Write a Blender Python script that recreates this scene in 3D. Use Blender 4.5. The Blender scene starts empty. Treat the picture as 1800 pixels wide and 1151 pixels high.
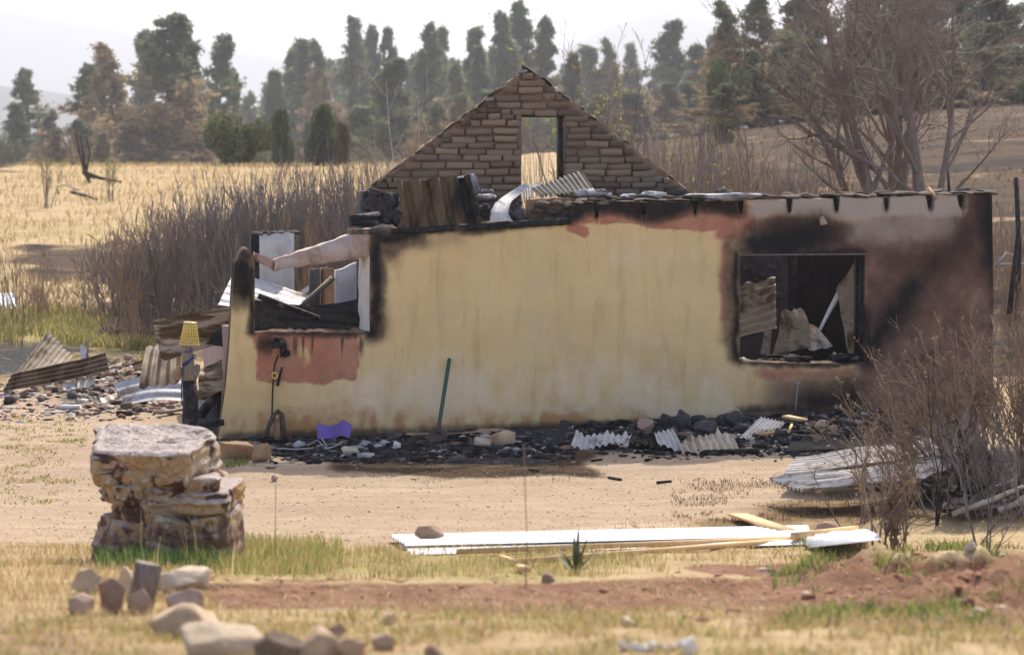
import bpy, math, random
import numpy as np
from mathutils import Vector, Matrix

# ------------------------------------------------------------------ camera, sky, sun, exposure
SC = bpy.context.scene
COL = SC.collection
FPX = 4685.0                 # focal length in pixels of the 1800 px wide photograph
EYE = np.array([0.0, 0.0, 3.4])
HORIZON = 290.0
PITCH = math.atan((575.5 - HORIZON) / FPX)
cam_data = bpy.data.cameras.new('camera')
cam = bpy.data.objects.new('camera', cam_data)
COL.objects.link(cam)
cam.location = EYE
cam.rotation_euler = (math.pi / 2 - PITCH, 0, 0)
cam_data.sensor_width = 36.0
cam_data.lens = FPX / 1800 * 36.0
cam_data.clip_start = 0.1
cam_data.clip_end = 14000
cam_data.dof.use_dof = True
cam_data.dof.focus_distance = 34.6
cam_data.dof.aperture_fstop = 2.5
SC.camera = cam

SUN_EL, SUN_AZ = math.radians(47), math.radians(15)      # behind the house, a little to the right
world = bpy.data.worlds.new('World')
SC.world = world
world.use_nodes = True
wn = world.node_tree
sky = wn.nodes.new('ShaderNodeTexSky')
sky.sky_type = 'NISHITA'
sky.sun_disc = False
sky.sun_elevation = SUN_EL
sky.sun_rotation = SUN_AZ
sky.altitude = 2000
sky.air_density = 0.4
sky.dust_density = 8.0
sky.ozone_density = 0.4
wn.links.new(sky.outputs[0], wn.nodes['Background'].inputs[0])
wn.nodes['Background'].inputs[1].default_value = 0.15
sun_data = bpy.data.lights.new('sun', 'SUN')
sun_data.energy = 1.9
sun_data.angle = math.radians(0.6)
sun_data.color = (1.0, 0.93, 0.82)
sun = bpy.data.objects.new('sun', sun_data)
COL.objects.link(sun)
SDIR = Vector((math.sin(SUN_AZ) * math.cos(SUN_EL), math.cos(SUN_AZ) * math.cos(SUN_EL), math.sin(SUN_EL)))
sun.rotation_euler = SDIR.to_track_quat('Z', 'Y').to_euler()
sun.location = (20, 60, 60)
SC.view_settings.view_transform = 'Standard'
SC.view_settings.look = 'None'
SC.view_settings.exposure = 1.70
SC.view_settings.gamma = 1.0
SC.view_settings.use_curve_mapping = False
SC.render.engine = 'CYCLES'
SC.cycles.use_denoising = True
try:
    SC.cycles.denoiser = 'OPENIMAGEDENOISE'
    SC.cycles.denoising_input_passes = 'RGB_ALBEDO_NORMAL'
    SC.cycles.denoising_prefilter = 'ACCURATE'
except Exception:
    pass
SC.cycles.max_bounces = 5
SC.cycles.diffuse_bounces = 3
SC.cycles.glossy_bounces = 2
SC.cycles.transmission_bounces = 2
SC.cycles.volume_bounces = 0
SC.cycles.transparent_max_bounces = 8
SC.cycles.caustics_reflective = False
SC.cycles.caustics_refractive = False

# ------------------------------------------------------------------ numeric helpers
def smooth(a, b, x):
    t = np.clip((np.asarray(x, float) - a) / (b - a), 0, 1)
    return t * t * (3 - 2 * t)

def _hash(i, j, k, seed):
    n = (i * 374761393 + j * 668265263 + k * 2147483647 + seed * 974634721) & 0xFFFFFFFF
    n = ((n ^ (n >> 13)) * 1274126177) & 0xFFFFFFFF
    n = ((n ^ (n >> 16)) * 2246822519) & 0xFFFFFFFF
    return ((n ^ (n >> 15)) & 0xFFFFFF) / float(0xFFFFFF)

def vnoise(p, seed=0):
    """value noise in [0,1] at an (N,3) array of points"""
    p = np.asarray(p, float)
    fi = np.floor(p)
    f = p - fi
    f = f * f * (3 - 2 * f)
    I = fi.astype(np.int64)
    out = 0
    for a in (0, 1):
        for b in (0, 1):
            for c in (0, 1):
                w = (f[:, 0] if a else 1 - f[:, 0]) * (f[:, 1] if b else 1 - f[:, 1]) * (f[:, 2] if c else 1 - f[:, 2])
                out = out + w * _hash(I[:, 0] + a, I[:, 1] + b, I[:, 2] + c, seed)
    return out

def fbm(p, scale=1.0, octaves=4, seed=0):
    p = np.asarray(p, float) * scale
    s, a, t = 0, 0.5, 0
    for o in range(octaves):
        s = s + a * vnoise(p + o * 17.3, seed + o)
        t += a
        a *= 0.5
        p = p * 2.03
    return s / t

def xy0(x, y):
    x = np.asarray(x, float).ravel(); y = np.asarray(y, float).ravel()
    return np.stack([x, y, np.zeros_like(x)], 1)

def fx(x, scale, octaves, seed):
    x = np.asarray(x, float)
    return fbm(xy0(x, x * 0), scale, octaves, seed).reshape(x.shape)

CA, SA = math.cos(PITCH), math.sin(PITCH)
def ray(px, py):
    u = (px - 900.0) / FPX
    v = (575.5 - py) / FPX
    return np.array([u, CA + v * SA, -SA + v * CA])

def P(px, py, d):
    """the point at depth Y = d metres that the photograph shows at (px, py)"""
    r = ray(px, py)
    return EYE + r * (d / r[1])

def project(X, Y, Z):
    """photograph pixel of a world point"""
    f = Y * CA - (Z - EYE[2]) * SA
    up = Y * SA + (Z - EYE[2]) * CA
    f = np.maximum(f, 0.01)
    return 900 + FPX * X / f, 575.5 - FPX * up / f

# ------------------------------------------------------------------ terrain height
TH = math.radians(10)                      # the house stands turned by ten degrees
UAX = np.array([math.cos(TH), math.sin(TH)])
WAX = np.array([-math.sin(TH), math.cos(TH)])
H0 = np.array([0.0, 34.7])
PY_L = [-300, -20, 4, 8, 12, 15, 18, 22, 26, 29, 31.4, 33.2, 34.6, 40, 48, 55, 75, 100, 140, 160, 200, 260, 400, 1600]
PZ_L = [1.9, 1.9, 1.75, 1.62, 1.2, .88, .53, .13, -.29, -.36, -.33, -.16, -.03, -.02, .05, .15, .84, 1.75, 3.28, 3.3, 2.6, 1.5, -1, -1]
PY_R = [-300, -20, 4, 8, 12, 15, 18, 22, 26, 29, 31.4, 33.2, 34.6, 40, 48, 55, 75, 100, 140, 160, 200, 260, 400, 1600]
PZ_R = [1.9, 1.9, 1.75, 1.62, 1.2, .88, .53, .13, -.29, -.36, -.33, -.14, .02, .1, .45, .95, 2.5, 4.35, 6.2, 6.9, 8.2, 10.5, 15, 10]
def gz(X, Y, fine=True):
    X = np.asarray(X, float).ravel(); Y = np.asarray(Y, float).ravel()
    win = smooth(22, 29, Y) * (1 - smooth(44, 62, Y))
    Yp = Y - math.tan(TH) * np.clip(X, -7, 9) * win
    ang = X / np.maximum(Y, 6)
    s = smooth(-0.075, 0.21, ang)
    z = np.interp(Yp, PY_L, PZ_L) * (1 - s) + np.interp(Yp, PY_R, PZ_R) * s
    z = z + 0.0216 * np.clip(X, -6, 8) * smooth(27, 33, Y) * (1 - smooth(44, 70, Y))
    # ridge of dug red soil across the foreground, rougher on the right
    rl = np.exp(-((Y - 17.3 - 0.05 * X) / 0.9) ** 2) * smooth(-2.6, -1.6, X) * (1 - smooth(3.0, 5.0, X))
    z = z + 0.05 * rl
    if fine:
        p = xy0(X, Y)
        near = 1 - smooth(50, 90, Y)
        z = z + (fbm(p, 0.7, 3, 3) - .5) * (0.10 * near + 0.25 * (1 - near)) * smooth(0, 1.5, np.abs(Y - 34.7 - math.tan(TH) * X) + .3)
        z = z + (fbm(p, 4.0, 3, 5) - .5) * 0.045 * near
        rr = smooth(1.1, 2.3, X - 0.03 * Y) * smooth(13.6, 15.2, Y) * (1 - smooth(19.5, 21, Y))
        z = z + ((fbm(p, 1.9, 4, 9) - .42) * 0.62 + (.3 - np.abs(fbm(p, 5.5, 3, 15) - .5) * 3) * .10) * rr
        z = z + (np.abs(fbm(p, 3.2, 4, 10) - .5) * -2 + .25) * .16 * np.exp(-((Y - 17.4 - 0.05 * X) / 1.3) ** 2) * smooth(-2.8, -1.8, X)
        # low mound of rubble and ash at the left of the house, heap under the bush at the right
        z = z + 0.30 * np.exp(-(((X + 6.0) / 1.3) ** 2 + ((Y - 41.5) / 2.2) ** 2)) * (0.6 + .8 * fbm(p, 2.0, 3, 12))
        z = z + 0.55 * np.exp(-(((X - 5.6) / 1.1) ** 2 + ((Y - 28.6) / 1.5) ** 2)) * (0.6 + .8 * fbm(p, 1.5, 3, 13))
    return z

def g1(x, y):
    return float(gz([x], [y])[0])

_D = np.concatenate([np.linspace(9, 60, 1200), np.linspace(60.2, 200, 600)])
def G(px, py):
    """where the photograph's pixel meets the ground"""
    r = ray(px, py)
    t = _D / r[1]
    X = r[0] * t; Z = EYE[2] + r[2] * t
    below = np.nonzero(Z < gz(X, _D))[0]
    i = below[0] if len(below) else len(_D) - 1
    d = _D[i]
    return np.array([r[0] * t[i], d, g1(r[0] * t[i], d)])

def HW(px, py, w=0.0):
    """house coordinates (u along the front, w behind it, z) of the pixel on the plane w"""
    r = ray(px, py)
    den = r[0] * WAX[0] + r[1] * WAX[1]
    t = (w + H0[0] * WAX[0] + H0[1] * WAX[1]) / den
    q = np.array([r[0] * t - H0[0], r[1] * t - H0[1]])
    return np.array([q @ UAX, w, EYE[2] + r[2] * t])

def HWv(px, py, w):
    px = np.asarray(px, float); py = np.asarray(py, float)
    u = (px - 900.0) / FPX; v = (575.5 - py) / FPX
    ry = CA + v * SA; rz = -SA + v * CA
    t = (w + H0 @ WAX) / (u * WAX[0] + ry * WAX[1])
    qx = u * t - H0[0]; qy = ry * t - H0[1]
    return qx * UAX[0] + qy * UAX[1], EYE[2] + rz * t

def house_to_world(u, w, z):
    return np.array([H0[0] + u * UAX[0] + w * WAX[0], H0[1] + u * UAX[1] + w * WAX[1], z])

# ------------------------------------------------------------------ object helpers
def tag(o, label=None, cat=None, group=None, kind=None):
    if label: o['label'] = label
    if cat: o['category'] = cat
    if group: o['group'] = group
    if kind: o['kind'] = kind
    return o

def empty(name, loc=(0, 0, 0), rz=0.0, parent=None):
    o = bpy.data.objects.new(name, None)
    COL.objects.link(o)
    o.location = [float(c) for c in loc]
    o.rotation_euler = (0, 0, rz)
    o.empty_display_size = 0.1
    if parent: o.parent = parent
    return o

def make_mesh(name, V, F, mat=None, smooth_shade=False, attrs=None):
    """V (N,3); F is an (M,3)/(M,4) array or a list of such arrays / lists"""
    me = bpy.data.meshes.new(name)
    V = np.asarray(V, np.float32)
    groups = F if isinstance(F, (list, tuple)) and len(F) and isinstance(F[0], np.ndarray) and F[0].ndim == 2 else None
    if groups is None:
        if isinstance(F, np.ndarray): groups = [F]
        else:
            tri = [f for f in F if len(f) == 3]; quad = [f for f in F if len(f) == 4]; rest = [f for f in F if len(f) > 4]
            for f in rest: tri += [(f[0], f[i], f[i + 1]) for i in range(1, len(f) - 1)]
            groups = [np.array(g, np.int32) for g in (tri, quad) if g]
    loops = np.concatenate([g.astype(np.int32).ravel() for g in groups])
    sizes = np.concatenate([np.full(len(g), g.shape[1], np.int32) for g in groups])
    starts = np.concatenate([[0], np.cumsum(sizes)[:-1]]).astype(np.int32)
    me.vertices.add(len(V)); me.vertices.foreach_set('co', V.ravel())
    me.loops.add(len(loops)); me.loops.foreach_set('vertex_index', loops)
    me.polygons.add(len(starts)); me.polygons.foreach_set('loop_start', starts)
    if smooth_shade:
        me.polygons.foreach_set('use_smooth', np.ones(len(starts), bool))
    me.update(calc_edges=True)
    for an, arr in (attrs or {}).items():
        arr = np.asarray(arr, np.float32)
        if arr.ndim == 2:
            if arr.shape[1] == 3: arr = np.concatenate([arr, np.ones((len(arr), 1), np.float32)], 1)
            at = me.attributes.new(an, 'FLOAT_COLOR', 'POINT'); at.data.foreach_set('color', arr.ravel())
        else:
            at = me.attributes.new(an, 'FLOAT', 'POINT'); at.data.foreach_set('value', arr)
    if mat: me.materials.append(mat)
    return me

def link(name, me, parent=None, loc=None, rot=None, scale=None):
    o = bpy.data.objects.new(name, me)
    COL.objects.link(o)
    if parent: o.parent = parent
    if loc is not None: o.location = [float(c) for c in loc]
    if rot is not None: o.rotation_euler = rot
    if scale is not None: o.scale = scale
    return o

def mobj(name, V, F, mat, parent=None, smooth_shade=False, attrs=None, recentre=False):
    V = np.asarray(V, float)
    loc = None
    if recentre:
        loc = np.array([(V[:, 0].min() + V[:, 0].max()) / 2, (V[:, 1].min() + V[:, 1].max()) / 2, V[:, 2].min()])
        V = V - loc
    return link(name, make_mesh(name, V, F, mat, smooth_shade, attrs), parent, loc)

class MB:
    """collects shapes into one mesh"""
    def __init__(s): s.V = []; s.F = []; s.n = 0
    def add(s, V, F):
        V = np.asarray(V, float)
        for f in F: s.F.append([int(i) + s.n for i in f])
        s.V.append(V); s.n += len(V); return s
    def box(s, c, size, rot=None, jit=0.0, rng=None):
        h = np.array(size) / 2.0
        V = np.array([[x, y, z] for x in (-1, 1) for y in (-1, 1) for z in (-1, 1)], float) * h
        if jit and rng is not None: V += rng.normal(0, jit, V.shape)
        if rot is not None: V = V @ np.array(rot).T
        return s.add(V + np.array(c), [(0, 1, 3, 2), (4, 6, 7, 5), (0, 4, 5, 1), (2, 3, 7, 6), (0, 2, 6, 4), (1, 5, 7, 3)])
    def tube(s, pts, rad, n=8, cap=True):
        C = np.asarray(pts, float)[None]; R = np.broadcast_to(np.asarray(rad, float), (len(pts),))[None]
        V, F = tubes(C, R, n)
        F = [list(f) for f in F]
        m = len(pts)
        if cap: F += [list(range(n))[::-1], [(m - 1) * n + i for i in range(n)]]
        return s.add(V, F)
    def obj(s, name, mat, parent=None, smooth_shade=False, recentre=False):
        return mobj(name, np.concatenate(s.V), s.F, mat, parent, smooth_shade, None, recentre)

def tubes(C, R, sides=4):
    """C (N,S,3) curves, R (N,S) radii -> vertices, quads"""
    N, S, _ = C.shape
    T = np.gradient(C, axis=1)
    T /= np.linalg.norm(T, axis=2, keepdims=True) + 1e-9
    ref = np.where(np.abs(T[:, :1, 2:3]) > 0.8, np.array([1.0, 0.13, 0.0]), np.array([0.05, 0.11, 1.0]))
    ref = np.broadcast_to(ref, T.shape)
    A = np.cross(T, ref); A /= np.linalg.norm(A, axis=2, keepdims=True) + 1e-9
    B = np.cross(T, A)
    th = np.arange(sides) / sides * 2 * math.pi
    ring = (A[:, :, None, :] * np.cos(th)[None, None, :, None] + B[:, :, None, :] * np.sin(th)[None, None, :, None]) * R[:, :, None, None]
    V = (C[:, :, None, :] + ring).reshape(-1, 3)
    idx = np.arange(N * S * sides).reshape(N, S, sides)
    a = idx[:, :-1, :]; b = np.roll(a, -1, 2); d = idx[:, 1:, :]; c = np.roll(d, -1, 2)
    F = np.stack([a, b, c, d], -1).reshape(-1, 4)
    return V, F

def curves(p0, d, L, S, wander, trop, rng, tropdir=(0, 0, 1)):
    N = len(p0)
    d = d / (np.linalg.norm(d, axis=1, keepdims=True) + 1e-9)
    C = np.zeros((N, S + 1, 3)); C[:, 0] = p0
    td = np.array(tropdir, float)
    for s in range(S):
        d = d + rng.normal(0, wander, d.shape) + trop * td
        d /= np.linalg.norm(d, axis=1, keepdims=True) + 1e-9
        C[:, s + 1] = C[:, s] + d * (np.asarray(L).reshape(-1, 1) / S)
    return C

def taper(R0, S, end=0.25):
    t = np.linspace(0, 1, S + 1)
    return np.asarray(R0).reshape(-1, 1) * (1 - (1 - end) * t)[None]

def kids(C, R, k, tr, ang, lr, S, wander, trop, rng, end=0.25, rr=0.6, minl=0.03):
    """side branches grown from parent curves"""
    N, M, _ = C.shape
    pi = np.repeat(np.arange(N), k)
    t = rng.uniform(tr[0], tr[1], len(pi))
    f = t * (M - 1); i = np.minimum(f.astype(int), M - 2); w = (f - i)[:, None]
    p = C[pi, i] * (1 - w) + C[pi, i + 1] * w
    T = C[pi, i + 1] - C[pi, i]; T /= np.linalg.norm(T, axis=1, keepdims=True) + 1e-9
    r = R[pi, i] * (1 - w[:, 0]) + R[pi, i + 1] * w[:, 0]
    q = rng.normal(size=T.shape); q -= (q * T).sum(1, keepdims=True) * T; q /= np.linalg.norm(q, axis=1, keepdims=True) + 1e-9
    a = rng.uniform(ang[0], ang[1], len(pi))[:, None]
    d = np.cos(a) * T + np.sin(a) * q
    Lp = np.linalg.norm(np.diff(C, axis=1), axis=2).sum(1)[pi]
    L = np.maximum(Lp * rng.uniform(lr[0], lr[1], len(pi)) * (1 - 0.45 * t), minl)
    C2 = curves(p, d, L, S, wander, trop, rng)
    return C2, taper(r * rr, S, end)

def join_tubes(parts):
    """parts: list of (C, R, sides)"""
    Vs, Fs, n = [], [], 0
    for C, R, sd in parts:
        V, F = tubes(C, R, sd); Vs.append(V); Fs.append(F + n); n += len(V)
    return np.concatenate(Vs), np.concatenate(Fs)

# ------------------------------------------------------------------ material helpers
class NT:
    def __init__(s, name):
        s.m = bpy.data.materials.new(name); s.m.use_nodes = True
        s.t = s.m.node_tree; s.t.nodes.clear()
    def n(s, typ, ins=None, **props):
        nd = s.t.nodes.new('ShaderNode' + typ)
        for k, v in props.items(): setattr(nd, k, v)
        for k, v in (ins or {}).items():
            sock = nd.inputs[k]
            if isinstance(v, bpy.types.NodeSocket): s.t.links.new(v, sock)
            elif v is not None:
                if sock.type == 'RGBA' and len(v) == 3: v = (*v, 1)
                sock.default_value = v
        return nd
    def noise(s, scale, detail=4, rough=.55, vec=None, dist=0.0):
        return s.n('TexNoise', {'Scale': scale, 'Detail': detail, 'Roughness': rough, 'Distortion': dist, 'Vector': vec}).outputs['Fac']
    def vor(s, scale, vec=None, feature='F1', out='Distance'):
        return s.n('TexVoronoi', {'Scale': scale, 'Vector': vec}, feature=feature).outputs[out]
    def ramp(s, fac, lo, hi, a=0.0, b=1.0):
        return s.n('MapRange', {0: fac, 1: lo, 2: hi, 3: a, 4: b}, interpolation_type='SMOOTHSTEP').outputs[0]
    def mix(s, fac, a, b, blend='MIX'):
        nd = s.t.nodes.new('ShaderNodeMix'); nd.data_type = 'RGBA'; nd.blend_type = blend
        for i, v in ((0, fac), (6, a), (7, b)):
            sock = nd.inputs[i]
            if isinstance(v, bpy.types.NodeSocket): s.t.links.new(v, sock)
            elif i == 0: sock.default_value = v
            else: sock.default_value = (*v, 1) if len(v) == 3 else v
        return nd.outputs[2]
    def math(s, op, a, b=0.0, clamp=False):
        nd = s.n('Math', {0: a, 1: b}, operation=op); nd.use_clamp = clamp
        return nd.outputs[0]
    def attr(s, name, out='Fac'):
        return s.n('Attribute', attribute_name=name).outputs[out]
    def coord(s, out='Object'):
        return s.n('TexCoord').outputs[out]
    def mapping(s, vec, scale=(1, 1, 1), rot=(0, 0, 0), loc=(0, 0, 0)):
        return s.n('Mapping', {'Vector': vec, 'Scale': scale, 'Rotation': rot, 'Location': loc}).outputs[0]
    def bump(s, h, strength=.5, dist=.02, normal=None):
        return s.n('Bump', {'Height': h, 'Strength': strength, 'Distance': dist, 'Normal': normal}).outputs[0]
    def out(s, color, rough=.9, metal=0.0, normal=None, spec=.3, translucent=None, tcol=None):
        b = s.n('BsdfPrincipled', {'Base Color': color, 'Roughness': rough, 'Metallic': metal, 'Normal': normal, 'Specular IOR Level': spec})
        sh = b.outputs[0]
        if translucent:
            tr = s.n('BsdfTranslucent', {'Color': tcol if tcol is not None else color})
            sh = s.n('MixShader', {0: translucent, 1: sh, 2: tr.outputs[0]}).outputs[0]
        o = s.t.nodes.new('ShaderNodeOutputMaterial'); s.t.links.new(sh, o.inputs[0])
        return s.m
    def rnd(s): return s.n('ObjectInfo').outputs['Random']
    def ocol(s): return s.n('ObjectInfo').outputs['Color']

def lin(r, g, b):
    f = lambda c: (c / 12.92) if c <= .04045 else ((c + .055) / 1.055) ** 2.4
    return (f(r / 255), f(g / 255), f(b / 255))

def simple_mat(name, c1, c2, scale=6, rough=.85, metal=0.0, bump=.3, bdist=.01, spec=.3, detail=4, stretch=(1, 1, 1), vary=0.0):
    m = NT(name)
    v = m.mapping(m.coord(), stretch)
    f = m.noise(scale, detail, .6, v)
    col = m.mix(m.ramp(f, .35, .68), c1, c2)
    if vary:
        r = m.rnd()
        col = m.mix(m.math('MULTIPLY', r, vary), col, (0.02, .02, .02))
    nrm = m.bump(m.noise(scale * 4, 3, .6, v), bump, bdist) if bump else None
    return m.out(col, rough, metal, nrm, spec)
# ------------------------------------------------------------------ materials
def m_stucco():
    m = NT('stucco')
    co = m.coord()
    soot = m.attr('soot'); red = m.attr('red'); smoke = m.attr('smoke'); pale = m.attr('pale'); dirt = m.attr('dirt')
    n1 = m.noise(0.9, 4, .55, co)
    n2 = m.noise(5, 5, .6, co)
    streak = m.noise(2.4, 4, .6, m.mapping(co, (2.4, 2.4, .35)))
    col = m.mix(m.ramp(n1, .3, .7), (.82, .60, .285), (.73, .52, .235))
    col = m.mix(m.math('MULTIPLY', m.ramp(n2, .45, .75), .5), col, (.80, .63, .32))
    col = m.mix(m.math('MULTIPLY', m.ramp(streak, .50, .72), .5), col, (.56, .37, .15))
    wash = m.ramp(m.noise(1.6, 5, .6, m.mapping(co, (1.5, 1, .4), (0, .1, 0), (3, 0, 5))), .5, .68)
    col = m.mix(m.math('MULTIPLY', wash, .45), col, (.78, .60, .32))
    spot = m.ramp(m.noise(9, 4, .7, m.mapping(co, (1, 1, .6), (0, 0, 0), (1, 9, 4))), .66, .74)
    col = m.mix(m.math('MULTIPLY', spot, .4), col, (.25, .16, .08))
    pn = m.ramp(m.noise(3.2, 5, .65, co), .55, .72)
    col = m.mix(m.math('MULTIPLY', pn, .55), col, (.76, .59, .32))
    gr = m.ramp(m.noise(1.3, 3, .6, m.mapping(co, (1, 1, 1), (0, 0, 0), (7, 3, 1))), .5, .72)
    col = m.mix(m.math('MULTIPLY', gr, .35), col, (.62, .49, .26))
    jag = m.math('MULTIPLY', m.math('SUBTRACT', m.noise(4, 6, .68, co), .5), .8)
    col = m.mix(m.ramp(m.math('ADD', m.attr('cream'), jag), .2, .9, 0, .75), col, (.84, .68, .44))
    col = m.mix(m.ramp(m.math('ADD', dirt, jag), .3, .8), col, (.52, .27, .105))
    redm = m.ramp(m.math('ADD', red, m.math('MULTIPLY', jag, .5)), .35, .65)
    redc = m.mix(m.ramp(n2, .3, .7), (.56, .225, .115), (.40, .175, .105))
    redc = m.mix(m.math('MULTIPLY', m.ramp(m.noise(2.5, 5, .7, m.mapping(co, (1, 1, .5))), .45, .65), .55), redc, (.50, .29, .18))
    col = m.mix(redm, col, redc)
    smc = m.mix(m.ramp(m.noise(1.7, 4, .6, co), .35, .65), (.11, .06, .042), (.235, .135, .098))
    col = m.mix(m.ramp(m.math('ADD', smoke, m.math('MULTIPLY', jag, .35)), .15, .95), col, smc)
    col = m.mix(m.ramp(m.math('ADD', pale, m.math('MULTIPLY', jag, .6)), .3, .9), col, (.44, .365, .285))
    lick = m.math('MULTIPLY', m.math('SUBTRACT', m.noise(11, 5, .7, m.mapping(co, (1, 1, .45), (0, .25, 0))), .5), .9)
    s2 = m.math('ADD', soot, m.math('MULTIPLY', m.math('ADD', jag, lick), m.ramp(soot, 0.02, .4, 0, .6)))
    col = m.mix(m.ramp(s2, .0, .55, 0, .85), col, m.mix(.75, col, (.085, .05, .036)))
    col = m.mix(m.ramp(s2, .2, 1.05), col, (.014, .0125, .012))
    # trowel strokes
    v1 = m.mapping(co, (4, 5, 12), (0, .7, 0)); v2 = m.mapping(co, (10, 5, 4.5), (0, .45, 0)); 
    t1 = m.ramp(m.noise(1, 5, .6, v1, 1.2), .52, .8); t2 = m.ramp(m.noise(1, 5, .6, v2, 1.2), .55, .8)
    h = m.math('ADD', m.math('ADD', t1, t2), m.math('MULTIPLY', m.noise(40, 3, .6, co), .22))
    return m.out(col, .93, 0, m.bump(h, .38, .014), .2)

def m_plaster(name, c1, c2, sc=(.10, .085, .07)):
    m = NT(name); co = m.coord()
    f = m.noise(1.6, 6, .65, co)
    col = m.mix(m.ramp(f, .38, .62), c1, c2)
    d = m.ramp(m.noise(3.2, 7, .75, m.mapping(co, (1, 1, .5), (0, 0, 0), (3, 1, 2))), .5, .72)
    col = m.mix(m.math('MULTIPLY', d, .7), col, sc)
    return m.out(col, .92, 0, m.bump(m.noise(22, 4, .6, co), .35, .012), .2)

def m_adobe():
    m = NT('adobe_brick'); co = m.coord('Object'); r = m.rnd()
    f = m.noise(9, 5, .65, m.n('VectorMath', {0: co, 1: m.n('CombineXYZ', {0: m.math('MULTIPLY', r, 40), 1: 0.0, 2: 0.0}).outputs[0]}, operation='ADD').outputs[0])
    col = m.mix(r, (.24, .152, .085), (.46, .325, .20))
    col = m.mix(m.ramp(f, .42, .72), col, (.40, .29, .20))
    col = m.mix(m.math('MULTIPLY', m.ramp(m.math('FRACT', m.math('MULTIPLY', r, 7.3)), .45, 1), .55), col, (.19, .15, .105))
    oc = m.n('SeparateColor', {0: m.ocol()}).outputs[0]
    col = m.mix(m.math('SUBTRACT', 1.0, oc), col, (.03, .027, .024))
    return m.out(col, .95, 0, m.bump(m.noise(30, 4, .7, co), .7, .015), .15)

def m_mud():
    m = NT('mud_mortar'); co = m.coord()
    f = m.noise(4, 6, .65, co)
    col = m.mix(m.ramp(f, .3, .7), (.21, .125, .07), (.34, .21, .125))
    s = m.attr('soot')
    col = m.mix(m.ramp(m.math('ADD', s, m.math('MULTIPLY', m.math('SUBTRACT', m.noise(7, 4, .6, co), .5), .6)), .2, .8), col, (.02, .018, .016))
    return m.out(col, .95, 0, m.bump(m.noise(18, 5, .7, co), .8, .02), .15)

def m_char():
    m = NT('charred_wood'); co = m.coord()
    v = m.vor(22, m.mapping(co, (1, 1, 1)), 'F1')
    f = m.noise(9, 5, .65, co)
    col = m.mix(m.ramp(f, .45, .75), (.010, .0095, .009), (.055, .05, .045))
    col = m.mix(m.math('MULTIPLY', m.ramp(m.noise(3, 4, .6, m.mapping(co, (1, 1, 1), (0, 0, 0), (4, 2, 8))), .6, .75), .7), col, (.22, .17, .13))
    return m.out(col, .75, 0, m.bump(m.math('ADD', v, f), .8, .02), .35)

def m_sheet(name, base, rust, dark, rustamt=.5, darkamt=.3, metal=.55, rough=.5, scale=2.2, pale=None, stretch=(1, 1, 1)):
    """burned corrugated iron: galvanised base, rust and soot patches"""
    m = NT(name); co = m.coord('Generated'); ob = m.coord('Object')
    off = m.n('VectorMath', {0: ob, 1: m.n('CombineXYZ', {0: m.math('MULTIPLY', m.rnd(), 30), 1: 3.0, 2: 1.0}).outputs[0]}, operation='ADD').outputs[0]
    off = m.mapping(off, stretch)
    f1 = m.noise(scale, 5, .62, off, .4)
    f2 = m.noise(scale * .7, 5, .6, m.mapping(off, (1, 1, 1), (0, 0, 0), (11, 5, 2)), .3)
    f3 = m.noise(scale * 8, 4, .6, off)
    col = m.mix(m.ramp(f3, .35, .7), base, tuple(c * .72 for c in base))
    if pale: col = m.mix(m.ramp(f2, .5, .66), col, pale)
    rr = m.ramp(f1, .68 - .4 * rustamt, .82 - .4 * rustamt)
    col = m.mix(rr, col, m.mix(m.ramp(f3, .4, .65), rust, tuple(c * .5 for c in rust)))
    dd = m.ramp(f2, .7 - .4 * darkamt, .86 - .4 * darkamt)
    col = m.mix(dd, col, dark)
    mt = m.math('MULTIPLY', m.math('SUBTRACT', 1.0, m.math('MAXIMUM', rr, dd)), metal)
    return m.out(col, rough, mt, m.bump(f3, .3, .006), .15)

def m_sandstone():
    m = NT('lichened_sandstone'); co = m.coord()
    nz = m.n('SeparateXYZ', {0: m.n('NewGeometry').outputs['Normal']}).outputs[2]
    big = m.noise(2.6, 5, .6, co, .5)
    med = m.noise(7, 5, .65, m.mapping(co, (1, 1, 1.6)), .3)
    fine = m.noise(32, 5, .7, co)
    col = m.mix(m.ramp(big, .35, .62), (.46, .27, .11), (.50, .38, .24))
    col = m.mix(m.ramp(med, .52, .66), col, (.56, .50, .41))
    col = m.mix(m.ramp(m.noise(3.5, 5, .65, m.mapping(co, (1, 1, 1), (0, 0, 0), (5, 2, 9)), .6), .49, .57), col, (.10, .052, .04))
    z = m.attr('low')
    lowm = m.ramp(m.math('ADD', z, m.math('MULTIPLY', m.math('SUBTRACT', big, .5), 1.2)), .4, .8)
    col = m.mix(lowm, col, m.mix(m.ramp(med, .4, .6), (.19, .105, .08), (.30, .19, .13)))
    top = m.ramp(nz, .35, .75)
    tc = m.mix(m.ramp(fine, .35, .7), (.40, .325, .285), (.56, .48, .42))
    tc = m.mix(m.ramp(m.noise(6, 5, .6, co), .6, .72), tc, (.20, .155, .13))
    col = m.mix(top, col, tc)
    lich = m.ramp(m.noise(9, 4, .6, m.mapping(co, (1, 1, 1), (0, 0, 0), (2, 7, 3))), .66, .74)
    col = m.mix(m.math('MULTIPLY', lich, .5), col, (.36, .34, .10))
    crk = m.ramp(m.vor(5.5, m.n('VectorMath', {0: co, 1: m.n('TexNoise', {'Scale': 4.0, 'Vector': co}).outputs['Color']}, operation='ADD').outputs[0], 'DISTANCE_TO_EDGE'), .0, .035)
    h = m.math('ADD', m.math('MULTIPLY', fine, .5), m.math('ADD', m.math('MULTIPLY', crk, .5), med))
    return m.out(col, .92, 0, m.bump(h, .9, .035), .2)

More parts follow.
